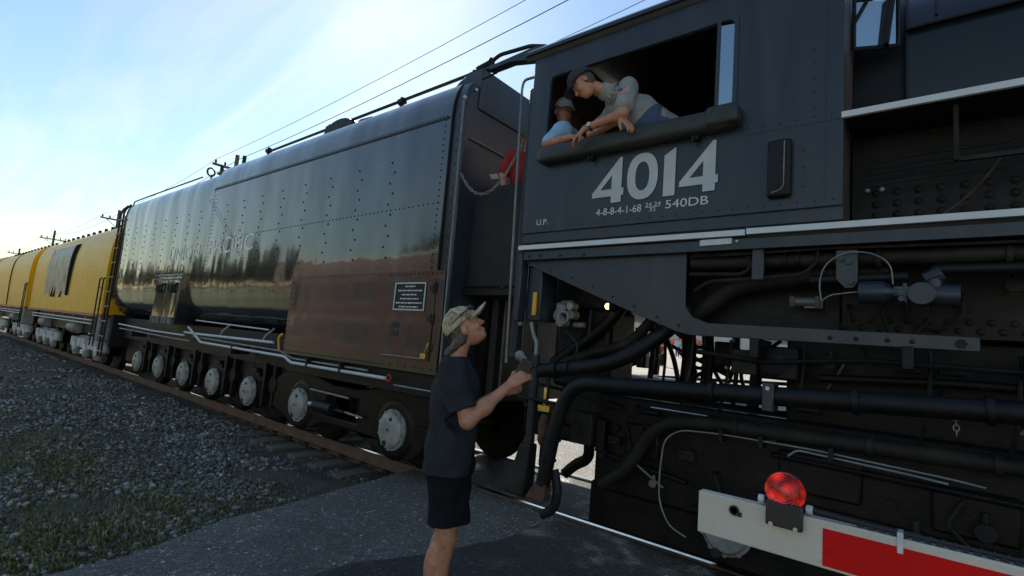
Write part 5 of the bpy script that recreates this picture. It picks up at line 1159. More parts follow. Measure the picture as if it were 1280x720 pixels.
building('red_roofed_building', 'building with a red hipped roof beyond the far end of the train', -152, -119, 5.5, 14.5, -.3, 7.8, MAT['brick'], 8, -1, MAT['roofred'], rows=(1.2, 4.4))
# behind the viewer, mirrored in the tender's paint
building('brick_building', 'red brick building standing across the grass from the train', -46, -23, -31, -20, -.3, 7.2, MAT['brick'], 7, 1, rows=(1.0, 4.2), win=(1.3, 1.9))
def tree_proto(seed, h, spread):
    rg = np.random.default_rng(seed)
    mb = MB(); mb.tube([(0, 0, -.3), (.1, 0, h*.22), (-.05, .1, h*.45), (.1, 0, h*.7)], h*.028, 8, r2=h*.008)
    cl = []
    for k in range(14):
        a = rg.uniform(0, 6.28); zz = h*rg.uniform(.32, .8); rr = spread*rg.uniform(.3, .75)
        e = (rr*math.cos(a), rr*math.sin(a), zz+h*.1); mb.tube([(0, 0, zz*.75), (e[0]*.5, e[1]*.5, zz*.95), e], h*.010, 5, r2=h*.003); cl.append((*e, spread*rg.uniform(.30, .5)))
    cl += [(0, 0, h*.85, spread*.5), (0, 0, h*.62, spread*.55)]
    P = []; 
    for (x, y, z, r_) in cl:
        n = 260; d = rg.normal(size=(n, 3)); d /= np.linalg.norm(d, axis=1)[:, None]; P.append(np.array([x, y, z])+d*(r_*rg.uniform(.45, 1.05, (n, 1)))*np.array([1, 1, .8]))
    P = np.concatenate(P); n = len(P); t1 = rg.normal(size=(n, 3)); t1 /= np.linalg.norm(t1, axis=1)[:, None]; t2 = np.cross(t1, rg.normal(size=(n, 3))); t2 /= np.linalg.norm(t2, axis=1)[:, None]
    s = rg.uniform(.14, .30, (n, 1))*h/10; V = np.stack([P-t1*s, P+t2*s*.6, P+t1*s, P-t2*s*.6], 1).reshape(-1, 3); F = np.arange(4*n).reshape(-1, 4)
    return mb, V, F, np.repeat(rg.random(n), 4)
protos = [tree_proto(1, 13, 4.2), tree_proto(2, 15, 5.0), tree_proto(3, 11, 3.8)]
pm = []
k = 0
rt = np.random.default_rng(8)
for i in range(42):
    x = -302+i*6.2+rt.uniform(-2.5, 2.5); y = -64+rt.uniform(-9, 9); j = i % 3; mbp, Vt, Ft, tt = protos[j]
    if j >= len(pm):
        t_ = empty('leafy_tree', (0, 0, 0)); tr = mbp.build('trunk', MAT['wood'], t_, fix=False); crn = bulk_mesh('crown', Vt, Ft, MAT['leaf'], tt); crn.parent = t_; pm.append(t_)
        o = t_
    else: o = copy_tree(pm[j])
    o.location = (x, y, float(ground_z(x, y))); o.rotation_euler = (0, 0, rt.uniform(0, 6.28)); s = rt.uniform(1.2, 1.6); o.scale = (s, s, s)
    tag(o, 'leafy green tree in the row beyond the grass, mirrored in the tender', 'tree', 'trees in the row beyond the grass')

# ================================================================== PEOPLE (one smooth surface each, grown from a distance field)
class SDF:
    def __init__(s, lo, hi, h):
        s.lo = np.array(lo, float); s.h = h; s.n = np.ceil((np.array(hi)-s.lo)/h).astype(int)+1
        s.ax = [s.lo[i]+h*np.arange(s.n[i]) for i in range(3)]; s.V = np.full(s.n, 0.25)
    def block(s, lo, hi, pad):
        sl = []
        for i in range(3):
            a = max(0, int((lo[i]-pad-s.lo[i])/s.h)); b_ = min(s.n[i], int((hi[i]+pad-s.lo[i])/s.h)+2)
            if b_ <= a: return None, None
            sl.append(slice(a, b_))
        X, Y, Z = np.meshgrid(*[s.ax[i][sl[i]] for i in range(3)], indexing='ij', sparse=True); return tuple(sl), (X, Y, Z)
    def put(s, sl, d, k):
        A = s.V[sl]
        if k > 0: s.V[sl] = np.minimum(A, d)-np.maximum(k-np.abs(A-d), 0)**2/(4*k)
        else: s.V[sl] = np.minimum(A, d)
    def cone(s, a, b_, ra, rb, k=.02):
        a = np.array(a, float); b_ = np.array(b_, float); rm = max(ra, rb)
        sl, g = s.block(np.minimum(a, b_)-rm, np.maximum(a, b_)+rm, k+.03)
        if sl is None: return s
        X, Y, Z = g; d = b_-a; L2 = max(d@d, 1e-9)
        t_ = np.clip(((X-a[0])*d[0]+(Y-a[1])*d[1]+(Z-a[2])*d[2])/L2, 0, 1)
        D = np.sqrt((X-a[0]-t_*d[0])**2+(Y-a[1]-t_*d[1])**2+(Z-a[2]-t_*d[2])**2)-(ra+t_*(rb-ra)); s.put(sl, D, k); return s
    def ell(s, c, r, ax=None, k=.02):
        c = np.array(c, float); r = np.array(r, float); rm = r.max()
        sl, g = s.block(c-rm, c+rm, k+.03)
        if sl is None: return s
        X, Y, Z = g; P = (X-c[0], Y-c[1], Z-c[2]); A = np.eye(3) if ax is None else np.array(ax, float)
        q = [(P[0]*A[i][0]+P[1]*A[i][1]+P[2]*A[i][2]) for i in range(3)]
        k0 = np.sqrt(sum((q[i]/r[i])**2 for i in range(3)))+1e-9; k1 = np.sqrt(sum((q[i]/r[i]**2)**2 for i in range(3)))+1e-9
        s.put(sl, k0*(k0-1)/k1, k); return s
    def clip(s, p, n):       # keep the side opposite to n
        n = np.array(n, float); n = n/np.linalg.norm(n); X, Y, Z = np.meshgrid(*s.ax, indexing='ij', sparse=True)
        s.V = np.maximum(s.V, (X-p[0])*n[0]+(Y-p[1])*n[1]+(Z-p[2])*n[2]); return s
    def cut(s, c, r):
        X, Y, Z = np.meshgrid(*s.ax, indexing='ij', sparse=True); s.V = np.maximum(s.V, r-np.sqrt((X-c[0])**2+(Y-c[1])**2+(Z-c[2])**2)); return s
    def folds(s, amp, f, seed=0):
        X, Y, Z = np.meshgrid(*s.ax, indexing='ij', sparse=True)
        s.V = s.V+amp*(np.sin(f*(X*1.1+.6*Z+.4*Y)+2*np.sin(f*.35*(Z-Y)+seed))*.6+np.sin(f*1.7*(Y*.9-.7*Z)+1.5*np.sin(f*.5*(X+Z))+seed*2)*.4); return s
    def mesh(s, name, mat, parent, origin=None):
        V = s.V; inside = V < 0; nx, ny, nz_ = V.shape
        c8 = [inside[i:nx-1+i, j:ny-1+j, k:nz_-1+k] for i in (0, 1) for j in (0, 1) for k in (0, 1)]
        sm = sum(c.astype(np.int8) for c in c8); act = (sm > 0) & (sm < 8); idx = -np.ones(act.shape, int); I = np.argwhere(act); idx[act] = np.arange(len(I))
        acc = np.zeros((len(I), 3)); cnt = np.zeros(len(I))
        cor = [(i, j, k) for i in (0, 1) for j in (0, 1) for k in (0, 1)]
        for a in cor:
            for d in range(3):
                if a[d]: continue
                b_ = list(a); b_[d] = 1; va = V[I[:, 0]+a[0], I[:, 1]+a[1], I[:, 2]+a[2]]; vb = V[I[:, 0]+b_[0], I[:, 1]+b_[1], I[:, 2]+b_[2]]
                m_ = (va < 0) != (vb < 0); t_ = np.where(m_, va/np.where(m_, va-vb, 1), 0); p = np.tile(np.array(a, float), (len(I), 1)); p[:, d] = t_
                acc[m_] += p[m_]; cnt[m_] += 1
        P = s.lo+(I+acc/cnt[:, None])*s.h; F = []
        for d in range(3):
            A = inside[tuple(slice(0, -1) if q == d else slice(None) for q in range(3))]; B = inside[tuple(slice(1, None) if q == d else slice(None) for q in range(3))]
            E = np.argwhere(A != B); e1, e2 = [(1, 2), (2, 0), (0, 1)][d]
            E = E[(E[:, e1] > 0) & (E[:, e2] > 0) & (E[:, e1] < V.shape[e1]-1) & (E[:, e2] < V.shape[e2]-1)]
            def cell(o1, o2):
                q = E.copy(); q[:, e1] += o1; q[:, e2] += o2; return idx[q[:, 0], q[:, 1], q[:, 2]]
            Q = np.stack([cell(-1, -1), cell(0, -1), cell(0, 0), cell(-1, 0)], 1); fl = ~A[E[:, 0], E[:, 1], E[:, 2]]; Q[fl] = Q[fl][:, ::-1]; F.append(Q[(Q >= 0).all(1)])
        F = np.concatenate(F); off = np.array(base_of(parent) if parent is not None else (origin or (0, 0, 0)))
        o = bulk_mesh(name, P-off, F, mat); o.data.polygons.foreach_set('use_smooth', [True]*len(o.data.polygons))
        if parent is not None: o.parent = parent
        else: o.location = off
        return o
def nrm(v): v = np.array(v, float); return v/np.linalg.norm(v)
def head(S, c, face, up, sc=1.0, kk=.012):
    c = np.array(c, float); f = nrm(face); u = nrm(np.array(up)-f*np.dot(up, f)); l = np.cross(u, f); A = [f, l, u]
    S.ell(c+u*.02*sc, (.098*sc, .077*sc, .105*sc), A, .01); S.ell(c+f*.02-u*.045*sc, (.072*sc, .062*sc, .082*sc), A, .02)
    S.ell(c+f*.062*sc-u*.098*sc, (.030*sc, .034*sc, .026*sc), A, .02)                     # chin
    S.cone(c+f*.088*sc+u*.012*sc, c+f*.112*sc-u*.030*sc, .010*sc, .015*sc, .012)             # nose
    S.ell(c+f*.080*sc+u*.030*sc, (.018*sc, .05*sc, .012*sc), A, .015)                     # brow
    S.ell(c+f*.090*sc-u*.064*sc, (.012*sc, .026*sc, .008*sc), A, .008); S.ell(c+f*.088*sc-u*.076*sc, (.012*sc, .022*sc, .007*sc), A, .008)   # lips
    for sgn in (-1, 1):
        S.ell(c+l*sgn*.080*sc-f*.008*sc-u*.012*sc, (.022*sc, .011*sc, .033*sc), A, .008)      # ears
        S.ell(c+f*.062*sc+l*sgn*.042*sc-u*.03*sc, (.03*sc, .022*sc, .024*sc), A, .02)         # cheeks
    return c, f, u, l
def hand(S, wrist, pdir, pnorm, thumb, curl=.5, sc=1.0, spread=.1):
    # pdir: from wrist to knuckles; pnorm: the palm's inner side; thumb: +1/-1 side of cross(pdir,pnorm)
    w = np.array(wrist, float); d = nrm(pdir); n = nrm(np.array(pnorm)-d*np.dot(pnorm, d)); s_ = np.cross(d, n)*thumb
    k = w+d*.085*sc
    for q in (-.026, -.009, .009, .026): S.cone(w+d*.015*sc+s_*q*.75*sc, k+s_*q*sc, .017*sc, .0125*sc, .014)
    for q, L_ in ((.030, .070), (.010, .080), (-.010, .074), (-.029, .058)):
        p = k+s_*q*sc; dd = nrm(d+s_*q*spread*20); a = 0
        for seg, rr in ((.45, .0098), (.32, .0088), (.26, .0078)):
            a += curl*(.9 if seg > .4 else 1.1); e = p+(dd*math.cos(a)+n*math.sin(a))*L_*seg*1.12*sc; S.cone(p, e, rr*sc, rr*.93*sc, .004); p = e
    b0 = w+d*.03*sc+s_*.026*sc; b1 = b0+(d*.55+s_*.62+n*.35)*.042*sc; b2 = b1+(d*.8+s_*.12+n*.55)*.034*sc; b3 = b2+(d*.8-s_*.1+n*.6)*.026*sc
    S.cone(b0, b1, .016*sc, .0125*sc, .012); S.cone(b1, b2, .0118*sc, .0105*sc, .004); S.cone(b2, b3, .0103*sc, .0085*sc, .004)
def cap(parent, c, f, u, l, mat, tilt=0, sc=1.0, h=.006, brim=.085):
    S = SDF(c-.23, c+.23, h); A = [f, l, u]
    S.ell(c+u*.035*sc-f*.006, (.112*sc, .092*sc, .105*sc), A, 0); S.clip(c+u*.030*sc, -u+f*.10)
    b = S; fb = nrm(f+u*tilt)
    for q in np.linspace(-1, 1, 27):
        yo = q*.072*sc; ln = (brim+.02)*math.sqrt(max(0, 1-(q*.82)**2)); st = c+u*(.040-.020*q*q)*sc+l*yo+f*.055*sc
        b.cone(st, st+fb*ln*1.35, .0055, .005, .003)
    b.ell(c+u*.140*sc-f*.006, (.010, .010, .006), A, .003)
    return S.mesh('cap', mat, parent)
T0 = np.array

# ---- man standing beside the tender, looking up at the cab
O = T0([-2.285, -1.49, -.01]); Fd = nrm([.76, .65, 0]); Ld = T0([-Fd[1], Fd[0], 0]); Zd = T0([0, 0, 1.0])
def W(f, l, z): return O+Fd*f+Ld*l+Zd*z
man = empty('person', tuple(O), 'man in camouflage cap, navy t-shirt and black shorts holding up a microphone', 'person')
S = SDF(O+T0([-.42, -.42, -.02]), O+T0([.50, .46, 1.98]), .0072)
S.ell(W(0, 0, 1.0), (.13, .165, .15), [Fd, Ld, Zd]).ell(W(.02, 0, 1.15), (.125, .155, .16), [Fd, Ld, Zd], .05).ell(W(0, 0, 1.37), (.12, .18, .20), [Fd, Ld, Zd], .05)
S.cone(W(-.015, -.17, 1.52), W(-.015, .17, 1.52), .062, .062, .05).cone(W(-.02, 0, 1.53), W(.012, 0, 1.68), .060, .056, .03)
hf = Fd*math.cos(R(40))+Zd*math.sin(R(40)); hu = -Fd*math.sin(R(40))+Zd*math.cos(R(40))
hc, hf, hu, hl = head(S, W(.025, 0, 1.765), hf, hu, 1.0)
el = W(.105, -.255, 1.235); wr = W(.335, -.165, 1.455)
S.cone(W(-.01, -.195, 1.505), el, .055, .043, .03).cone(el, wr, .045, .029, .02).ell(el*.62+wr*.38, (.05, .047, .05), None, .03)
hand(S, wr, Fd*.75+Zd*.55+Ld*.15, Ld*.85+Fd*.35-Zd*.2, 1, .55, 1.04, .0)
el2 = W(.10, .26, 1.235); wr2 = W(.31, .10, 1.39)
S.cone(W(-.01, .195, 1.505), el2, .055, .043, .03).cone(el2, wr2, .045, .029, .02)
hand(S, wr2, Fd*.8-Ld*.35+Zd*.3, -Ld*.7+Fd*.2+Zd*.4, -1, .6, 1.04, .0)
for sg in (-1, 1):
    hp_ = W(0, sg*.095, .95); kn = W(.035, sg*.105, .53); an = W(-.012, sg*.11, .09)
    S.cone(hp_, kn, .092, .060, .03).cone(kn, an, .056, .037, .02).ell(W(-.025, sg*.11, .38), (.056, .05, .13), [Fd, Ld, Zd], .04)
    S.cone(an, W(.13, sg*.12, .045), .042, .036, .03)
body = S.mesh('body', MAT['skin'], man)
S = SDF(O+T0([-.36, -.36, .74]), O+T0([.40, .40, 1.66]), .0085)
for sg in (-1, 1):
    S.cone(W(.01, sg*.090, .86), W(-.005, sg*.09, 1.35), .150, .118, .08)
S.ell(W(.035, 0, 1.12), (.130, .175, .20), [Fd, Ld, Zd], .06).ell(W(0, 0, 1.42), (.135, .195, .17), [Fd, Ld, Zd], .06).cone(W(-.015, -.175, 1.520), W(-.015, .175, 1.520), .070, .070, .05)
S.cone(W(-.02, 0, 1.53), W(-.005, 0, 1.60), .085, .070, .03)
sl_ = W(-.01, -.195, 1.505)*.22+el*.78; S.cone(W(-.012, -.19, 1.505), sl_, .078, .082, .04); sl2 = W(-.01, .195, 1.505)*.22+el2*.78; S.cone(W(-.012, .19, 1.505), sl2, .078, .082, .04)
S.folds(.013, 24, 1.0).clip(W(0, 0, .90), (.05, .0, -1))
X_, Y_, Z_ = np.meshgrid(*S.ax, indexing='ij', sparse=True)
for e_, s0 in ((sl_, W(-.012, -.19, 1.505)), (sl2, W(-.012, .19, 1.505))):
    d_ = nrm(e_-s0); near = ((X_-e_[0])**2+(Y_-e_[1])**2+(Z_-e_[2])**2) < .14**2; pl = (X_-e_[0])*d_[0]+(Y_-e_[1])*d_[1]+(Z_-e_[2])*d_[2]
    lat = ((X_-O[0])*Ld[0]+(Y_-O[1])*Ld[1]); S.V = np.where(near & (np.abs(lat) > .165), np.maximum(S.V, pl), S.V)
S.clip(W(-.005, 0, 1.588), nrm(Zd-Fd*.1))
S.mesh('t_shirt', MAT['navy'], man)
S = SDF(O+T0([-.34, -.34, .55]), O+T0([.36, .36, 1.06]), .009)
for sg in (-1, 1): S.cone(W(.0, sg*.080, 1.0), W(.035, sg*.098, .60), .118, .124, .03)
S.ell(W(.01, 0, .95), (.150, .190, .12), [Fd, Ld, Zd], .03)
S.folds(.012, 24, 3.0).clip(W(0, 0, .615), (.10, .02, -1)).clip(W(0, 0, 1.03), (0, 0, 1)); S.mesh('shorts', MAT['blackcloth'], man)
cap(man, hc, hf, hu, hl, MAT['camo'], tilt=.12, sc=1.06, h=.005)
S = SDF(hc-.24, hc+.22, .006); A_ = [hf, hl, hu]
S.ell(hc-hf*.028+hu*.005, (.080, .086, .088), A_, 0); S.clip(hc+hf*.02, hf)
for q in (-.06, -.03, 0, .03, .06): S.cone(hc-hf*.055+hl*q-hu*.05, W(-.065, q*.85, 1.60), .030, .020, .02)
S.folds(.004, 90, 2).mesh('hair', MAT['hair'], man)
sg_ = MB()
for q in (-.036, .036): sg_.sphere(tuple(hc+hu*.085+hf*.105+hl*q), .022, .022, .016, 10, 6)
sg_.tube([tuple(hc+hu*.085+hf*.10-hl*.06), tuple(hc+hu*.075+hf*.02-hl*.100), tuple(hc+hu*.065-hf*.05-hl*.092)], .004, 5); sg_.build('sunglasses', MAT['blackplastic'], man, fix=False)
for sg in (-1, 1):
    S = SDF(W(.03, sg*.11, .05)-.22, W(.03, sg*.11, .05)+.22, .010); S.ell(W(.05, sg*.115, .05), (.155, .056, .06), [Fd, Ld, Zd]).cone(W(-.02, sg*.11, .06), W(-.02, sg*.11, .12), .055, .05, .03); S.clip(W(0, 0, .012), (0, 0, -1)); S.mesh('shoe', MAT['blackcloth'], man)
# the recorder with its foam windscreen in his hand
hcn = wr+nrm(Fd*.75+Zd*.55+Ld*.15)*.085+Ld*.040+Zd*.02
axm = nrm(Zd*.80+Fd*.30-Ld*.1)
rec = empty('handheld_recorder', tuple(hcn), 'black handheld recorder with grey foam windscreen in the raised hand', 'recorder')
mb = MB(); mb.obox(hcn+axm*.01, axm, .080, .050, .155, up=tuple(Ld)); mb.build('recorder_body', MAT['blackplastic'], rec, bevel=.008, bseg=3)
S = SDF(hcn-.16, hcn+.16, .004); tp = hcn+axm*.07-Fd*.01; S.cone(tp, tp+nrm(Zd*.7-Fd*.75)*.055, .017, .030, 0); S.mesh('foam_windscreen', MAT['foam'], rec)
mb = MB(); mb.tube([tuple(hcn-Ld*.02+axm*.06-Fd*.030), tuple(hcn-Ld*.02+axm*.015-Fd*.033), tuple(hcn-Ld*.02-axm*.01-Fd*.02), tuple(hcn-Ld*.02-axm*.015+Fd*.01)], .003, 5); mb.build('strap_clip', MAT['silver'], rec, fix=False)
mb = MB(); mb.lathe(tuple(hcn+axm*.05+Fd*.03), tuple(Fd), [(0, .012), (.03, .014), (.035, .010)], 12); mb.build('recorder_knob', MAT['blackplastic'], rec)

# ---- engineer leaning out of the cab window
E0 = T0([-1.6, .45, 2.66])
eng = empty('person', tuple(E0), 'engineer in dark cap, grey shirt and overalls leaning out of the cab window', 'person')
def bodybase(S, hips, chest, shL, shR, neck, hd):
    hips, chest, shL, shR, neck, hd = map(T0, (hips, chest, shL, shR, neck, hd))
    S.cone(hips, (hips+chest)/2, .15, .15, .04).cone((hips+chest)/2, chest, .15, .16, .05).cone(shL, shR, .062, .062, .06).cone((shL+shR)/2, chest, .12, .16, .05).cone(neck, hd, .062, .056, .03)
shL = T0([-1.985, -.045, 3.935]); shR = T0([-2.28, .22, 3.87]); chest = T0([-1.98, .16, 3.76]); hips = T0([-1.62, .36, 3.38]); neck = T0([-2.14, -.02, 3.92]); hdc = T0([-2.33, -.21, 3.985])
elL = T0([-1.95, -.175, 3.64]); wrL = T0([-2.28, -.215, 3.565]); elR = T0([-2.33, -.02, 3.60]); wrR = T0([-1.97, -.165, 3.60])
legK = [T0([-1.75, .10, 3.16]), T0([-1.45, .55, 3.16])]
S = SDF((-2.72, -.42, 2.63), (-1.2, .75, 4.26), .0075)
bodybase(S, hips, chest, shL, shR, neck, hdc)
ehc, ehf, ehu, ehl = head(S, hdc, (-.55, -.36, -.75), (-.70, -.22, .66), 1.02)
S.cone(shL, elL, .056, .045, .03).cone(elL, wrL, .046, .030, .02).cone(shR, elR, .056, .045, .03).cone(elR, wrR, .046, .030, .02)
hand(S, wrL, (-.74, -.05, -.66), (.2, .35, -.9), 1, .18, 1.05)
hand(S, wrR, (.72, -.12, -.62), (-.3, .3, -.9), -1, .25, 1.05)
for kx, kn in zip((-.09, .09), legK): S.cone(hips+T0([kx, 0, -.08]), kn, .095, .07, .03).cone(kn, T0([kn[0]+.12, kn[1]+.1, 2.72]), .06, .045, .02)
S.mesh('body', MAT['skin'], eng)
S = SDF((-2.55, -.32, 3.2), (-1.35, .60, 4.12), .008)
S.cone(hips+T0([0, 0, .12]), chest, .16, .175, .05).cone(shL, shR, .074, .074, .06).cone((shL+shR)/2, chest, .13, .175, .05).cone(neck, neck*.72+hdc*.28, .08, .074, .02)
cuL = shL*.30+elL*.70; cuR = shR*.1+elR*.9; S.cone(shL, cuL, .076, .074, .04).cone(cuL*.96+shL*.04, cuL, .080, .080, .004).cone(shR, cuR, .075, .072, .04).folds(.005, 30, .5)
S.mesh('work_shirt', MAT['greyshirt'], eng)
S = SDF((-2.3, -.15, 3.0), (-1.3, .75, 4.0), .010)
S.cone(hips-T0([0, 0, .05]), hips*.15+chest*.85, .186, .192, .05); S.clip(hips*.12+chest*.88, chest-hips)
for kx, kn in zip((-.09, .09), legK): S.cone(hips+T0([kx, 0, -.08]), kn, .12, .10, .04)
S.folds(.005, 26, 2).mesh('overalls', MAT['denim'], eng)
stp = MB(); stp.tube([tuple(chest+T0([-.02, -.182, .0])), tuple(chest+T0([-.06, -.17, .12])), tuple(shL+T0([-.10, .0, .075])), tuple(shL+T0([-.02, .12, .085]))], .016, 6, .03); stp.build('overall_strap', MAT['denim'], eng, fix=False)
S = SDF(neck-.18, neck+.18, .006); nd = nrm(hdc-neck)
for q in np.linspace(0, 2*math.pi, 15)[:-1]:
    xx_, yy_, _ = frame_of(nd); rad = T0(xx_)*math.cos(q)+T0(yy_)*math.sin(q); S.cone(neck+nd*.045+rad*.070, neck+nd*.015+rad*.098, .007, .006, .012)
S.mesh('collar', MAT['greyshirt'], eng)
pk = MB(); pk.obox(tuple(chest+T0([-.10, -.172, .02])), (.2, 0, 1), .09, .012, .10, up=(0, 1, 0)); pk.build('shirt_pocket', MAT['greyshirt'], eng, bevel=.004)
cap(eng, ehc, ehf, ehu, ehl, MAT['darkcap'], tilt=0, sc=1.14, h=.005, brim=.075)
S = SDF(ehc-.16, ehc+.16, .006); S.ell(ehc-ehf*.02-ehu*.005, (.088, .086, .08), [ehf, ehl, ehu], 0).clip(ehc+ehf*.01, ehf).folds(.003, 90, 1).mesh('hair', MAT['hair'], eng)
# flag patch on the sleeve, watch on the wrist
pc = shL*.62+elL*.38; pn_ = nrm([.12, -1, .28]); px_ = nrm(np.cross([0, 0, 1.0], pn_))*-1; px_ = nrm(T0([.96, .12, .10])); pz_ = nrm(np.cross(px_, pn_)); pz_ = pz_ if pz_[2] > 0 else -pz_
pb = pc+pn_*.081
def patch(a0, a1, b0, b1, lift, name, mat):
    V = [pb+pn_*lift+px_*a+pz_*b_ for a, b_ in ((a0, b0), (a1, b0), (a1, b1), (a0, b1))]; V += [v-pn_*.012 for v in V]
    mesh_obj(name, V, [(0,1,2,3),(7,6,5,4),(0,4,5,1),(1,5,6,2),(2,6,7,3),(3,7,4,0)], MAT[mat], eng, smooth=0)
patch(-.045, .045, -.028, .028, .002, 'flag_patch', 'paper')
for i in range(4): patch(-.044 if i < 2 else -.002, .044, -.027+i*.0155, -.027+i*.0155+.0085, .0035, 'flag_stripe', 'red')
patch(-.044, -.004, .0, .027, .0045, 'flag_canton', 'denim')
wc = wrL*.86+elL*.14; wd = nrm(wrL-elL); mb = MB(); mb.torus(tuple(wc), tuple(wd), .036, .008, 18, 6); w_ = mb.build('watch_strap', MAT['blackplastic'], eng, fix=False)
nn_ = nrm(T0([.10, -1, .15])-wd*np.dot([.10, -1, .15], wd)); mb = MB(); mb.lathe(tuple(wc+nn_*.034), tuple(nn_), [(0, .019), (.008, .020), (.011, .016)], 16); mb.build('watch_face', MAT['silver'], w_)

# ---- second man seated at the window
B0 = T0([-2.75, .42, 2.66])
bm2 = empty('person', tuple(B0), 'man in light blue t-shirt and grey cap seated at the back of the cab window', 'person')
shL = T0([-2.72, .08, 3.745]); shR = T0([-2.86, .48, 3.745]); chest = T0([-2.80, .29, 3.58]); hips = T0([-2.76, .38, 3.20]); neck = T0([-2.82, .28, 3.80]); hdc = T0([-2.85, .25, 4.04])
elL = T0([-2.80, -.045, 3.59]); wrL = T0([-2.50, -.08, 3.585]); elR = T0([-2.70, .52, 3.42]); wrR = T0([-2.45, .35, 3.40])
S = SDF((-3.02, -.22, 2.63), (-2.15, .75, 4.16), .0085); bodybase(S, hips, chest, shL, shR, neck, hdc)
bhc, bhf, bhu, bhl = head(S, hdc, (.75, -.55, -.30), (.15, -.1, 1), 1.0)
S.cone(shL, elL, .056, .046, .03).cone(elL, wrL, .046, .030, .02).cone(shR, elR, .056, .045, .03).cone(elR, wrR, .045, .030, .02)
hand(S, wrL, (.95, -.1, -.2), (0, .2, -1), -1, .25); hand(S, wrR, (.9, -.1, -.2), (0, .2, -1), 1, .3)
for kx in (-.1, .1): S.cone(hips+T0([0, kx, -.03]), T0([-2.40, .36+kx, 3.14]), .095, .07, .03).cone(T0([-2.40, .36+kx, 3.14]), T0([-2.42, .36+kx, 2.72]), .06, .045, .02)
S.mesh('body', MAT['skin'], bm2)
S = SDF((-3.05, -.18, 3.05), (-2.4, .75, 3.86), .009)
S.cone(hips, chest, .175, .19, .05).cone(shL, shR, .09, .09, .06).cone((shL+shR)/2, chest, .13, .175, .05).cone(neck, neck*.8+hdc*.2, .075, .07, .02).cone(shL, shL*.2+elL*.8, .084, .080, .04).cone(shR, shR*.3+elR*.7, .08, .076, .04).folds(.005, 26, .3); S.mesh('t_shirt', MAT['bluetee'], bm2)
S = SDF((-3.05, .05, 2.8), (-2.2, .75, 3.35), .012); S.cone(hips, hips+T0([0, 0, -.03]), .17, .17, .02)
for kx in (-.1, .1): S.cone(hips+T0([0, kx, -.03]), T0([-2.40, .36+kx, 3.14]), .112, .09, .03).cone(T0([-2.40, .36+kx, 3.14]), T0([-2.41, .36+kx, 2.90]), .08, .07, .02)
S.mesh('trousers', MAT['denim'], bm2)
cap(bm2, bhc, bhf, bhu, bhl, MAT['greycap'], sc=1.04, h=.006)

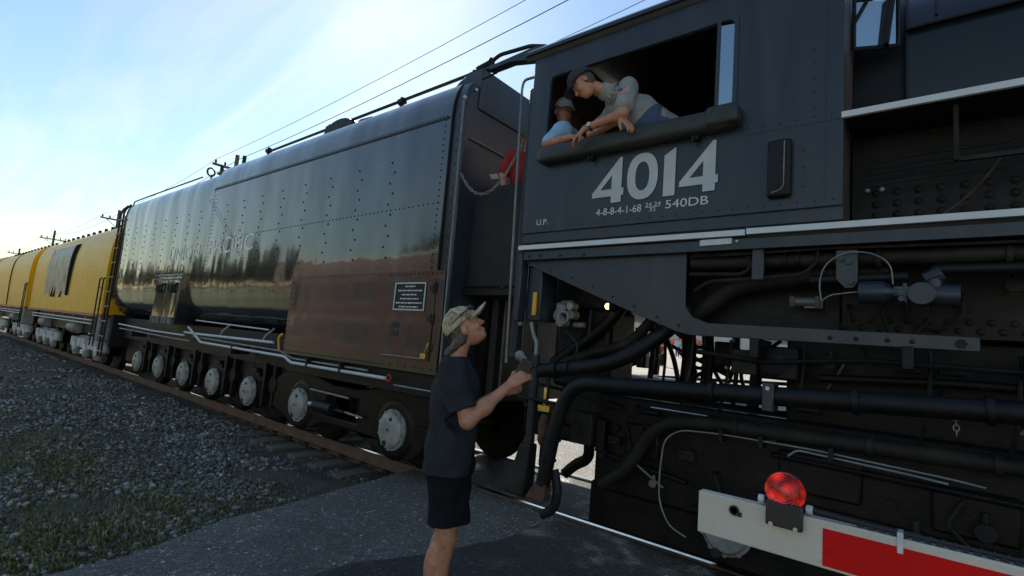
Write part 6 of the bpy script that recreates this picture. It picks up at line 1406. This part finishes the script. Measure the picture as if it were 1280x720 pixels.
# ---- third man standing between tender and cab
def stander(base, face, label, shirt, leg, hs, h=.011, capm=None, arm=None, height=1.75, group=None):
    k = height/1.75; b0 = T0(base); f = nrm([*face, 0]); l = T0([-f[1], f[0], 0]); z = T0([0, 0, 1.0]); Wd = lambda a, b_, c: b0+f*a*k+l*b_*k+z*c*k
    P = empty('person', tuple(b0), label, 'person', group)
    S = SDF(b0-T0([.5, .5, .02])*k, b0+T0([.5, .5, 1.9])*k, h)
    S.ell(Wd(0, 0, .95), (.12*k, .16*k, .13*k), [f, l, z]).ell(Wd(.01, 0, 1.25), (.11*k, .165*k, .24*k), [f, l, z], .06).cone(Wd(-.01, -.16, 1.42), Wd(-.01, .16, 1.42), .06*k, .06*k, .05).cone(Wd(-.01, 0, 1.43), Wd(.01, 0, 1.56), .056*k, .052*k, .03)
    hh = head(S, Wd(.02, 0, 1.635), f*.97-z*.2, z, .96*k)
    arms = arm or [((.02, -.24, 1.17), (.16, -.20, .98)), ((.02, .24, 1.17), (.16, .20, .98))]
    for sg, (e, w) in zip((-1, 1), arms):
        S.cone(Wd(-.01, sg*.19, 1.41), Wd(*e), .05*k, .042*k, .03).cone(Wd(*e), Wd(*w), .042*k, .028*k, .02); hand(S, Wd(*w), Wd(*w)-Wd(*e), f*.3-l*sg, sg, .35, k)
    for sg in (-1, 1): S.cone(Wd(0, sg*.09, .9), Wd(.02, sg*.1, .48), .085*k, .056*k, .03).cone(Wd(.02, sg*.1, .48), Wd(-.01, sg*.1, .08), .053*k, .036*k, .02).cone(Wd(-.01, sg*.1, .06), Wd(.14, sg*.11, .035), .042*k, .034*k, .02)
    S.mesh('body', MAT['skin'], P)
    S = SDF(b0+T0([-.45, -.45, .8])*k, b0+T0([.45, .45, 1.56])*k, h)
    S.ell(Wd(.01, 0, .98), (.15*k, .18*k, .16*k), [f, l, z]).ell(Wd(.01, 0, 1.25), (.13*k, .185*k, .26*k), [f, l, z], .06).cone(Wd(-.01, -.165, 1.42), Wd(-.01, .165, 1.42), .07*k, .07*k, .05)
    for sg, (e, w) in zip((-1, 1), arms): e_ = Wd(-.01, sg*.19, 1.41)*.3+Wd(*e)*.7; S.cone(Wd(-.01, sg*.19, 1.41), e_, .075*k, .074*k, .04)
    S.folds(.005, 26, 1).clip(Wd(0, 0, .86), (0, 0, -1)); S.mesh('shirt', MAT[shirt], P)
    S = SDF(b0+T0([-.35, -.35, .0])*k, b0+T0([.35, .35, 1.0])*k, h)
    for sg in (-1, 1): S.cone(Wd(0, sg*.085, .92), Wd(.02, sg*.1, .48), .125*k, .092*k, .03).cone(Wd(.02, sg*.1, .48), Wd(-.01, sg*.1, .10), .09*k, .075*k, .02)
    S.clip(Wd(0, 0, .06), (0, 0, -1)); S.mesh('trousers', MAT[leg], P)
    if capm: cap(P, *hh, MAT[capm], sc=1.04, h=max(.006, h*.6))
    else:
        S = SDF(hh[0]-.16, hh[0]+.18, .008); S.ell(hh[0]-hh[1]*.012+hh[2]*.03, (.105*k, .088*k, .105*k), [hh[1], hh[3], hh[2]], 0).clip(hh[0]+hh[1]*.045, nrm(hh[1]-hh[2]*.4)).mesh('hair', MAT['hair'], P)
    return P
stander((-3.54, .60, 2.262), (.85, -.45), 'man in a red shirt standing in the gap between tender and cab', 'redtee', 'blackcloth', None, arm=[((-.02, -.26, 1.20), (.06, -.25, .98)), ((.02, .24, 1.17), (.16, .20, .98))], height=1.86, h=.009)
mb = MB(); mb.obox((-3.72, .26, 3.50), (1, .3, .1), .06, .004, .09, up=(0, .6, 1)); o = mb.build('paper_sheet', MAT['paper'], origin=(-3.72, .26, 3.50), smooth=0); tag(o, 'folded white paper held by the man in the red shirt', 'paper')
stander((-18.5, 44, float(ground_z(-18.5, 44))+.05), (.3, -1), 'person in a blue shirt standing on the pale lot beyond the train', 'bluetee', 'denim', None, h=.022)
stander((-15.8, 34, float(ground_z(-15.8, 34))+.05), (-.5, -1), 'person in a red shirt standing on the pale lot beyond the train', 'redtee', 'blackcloth', None, h=.022)
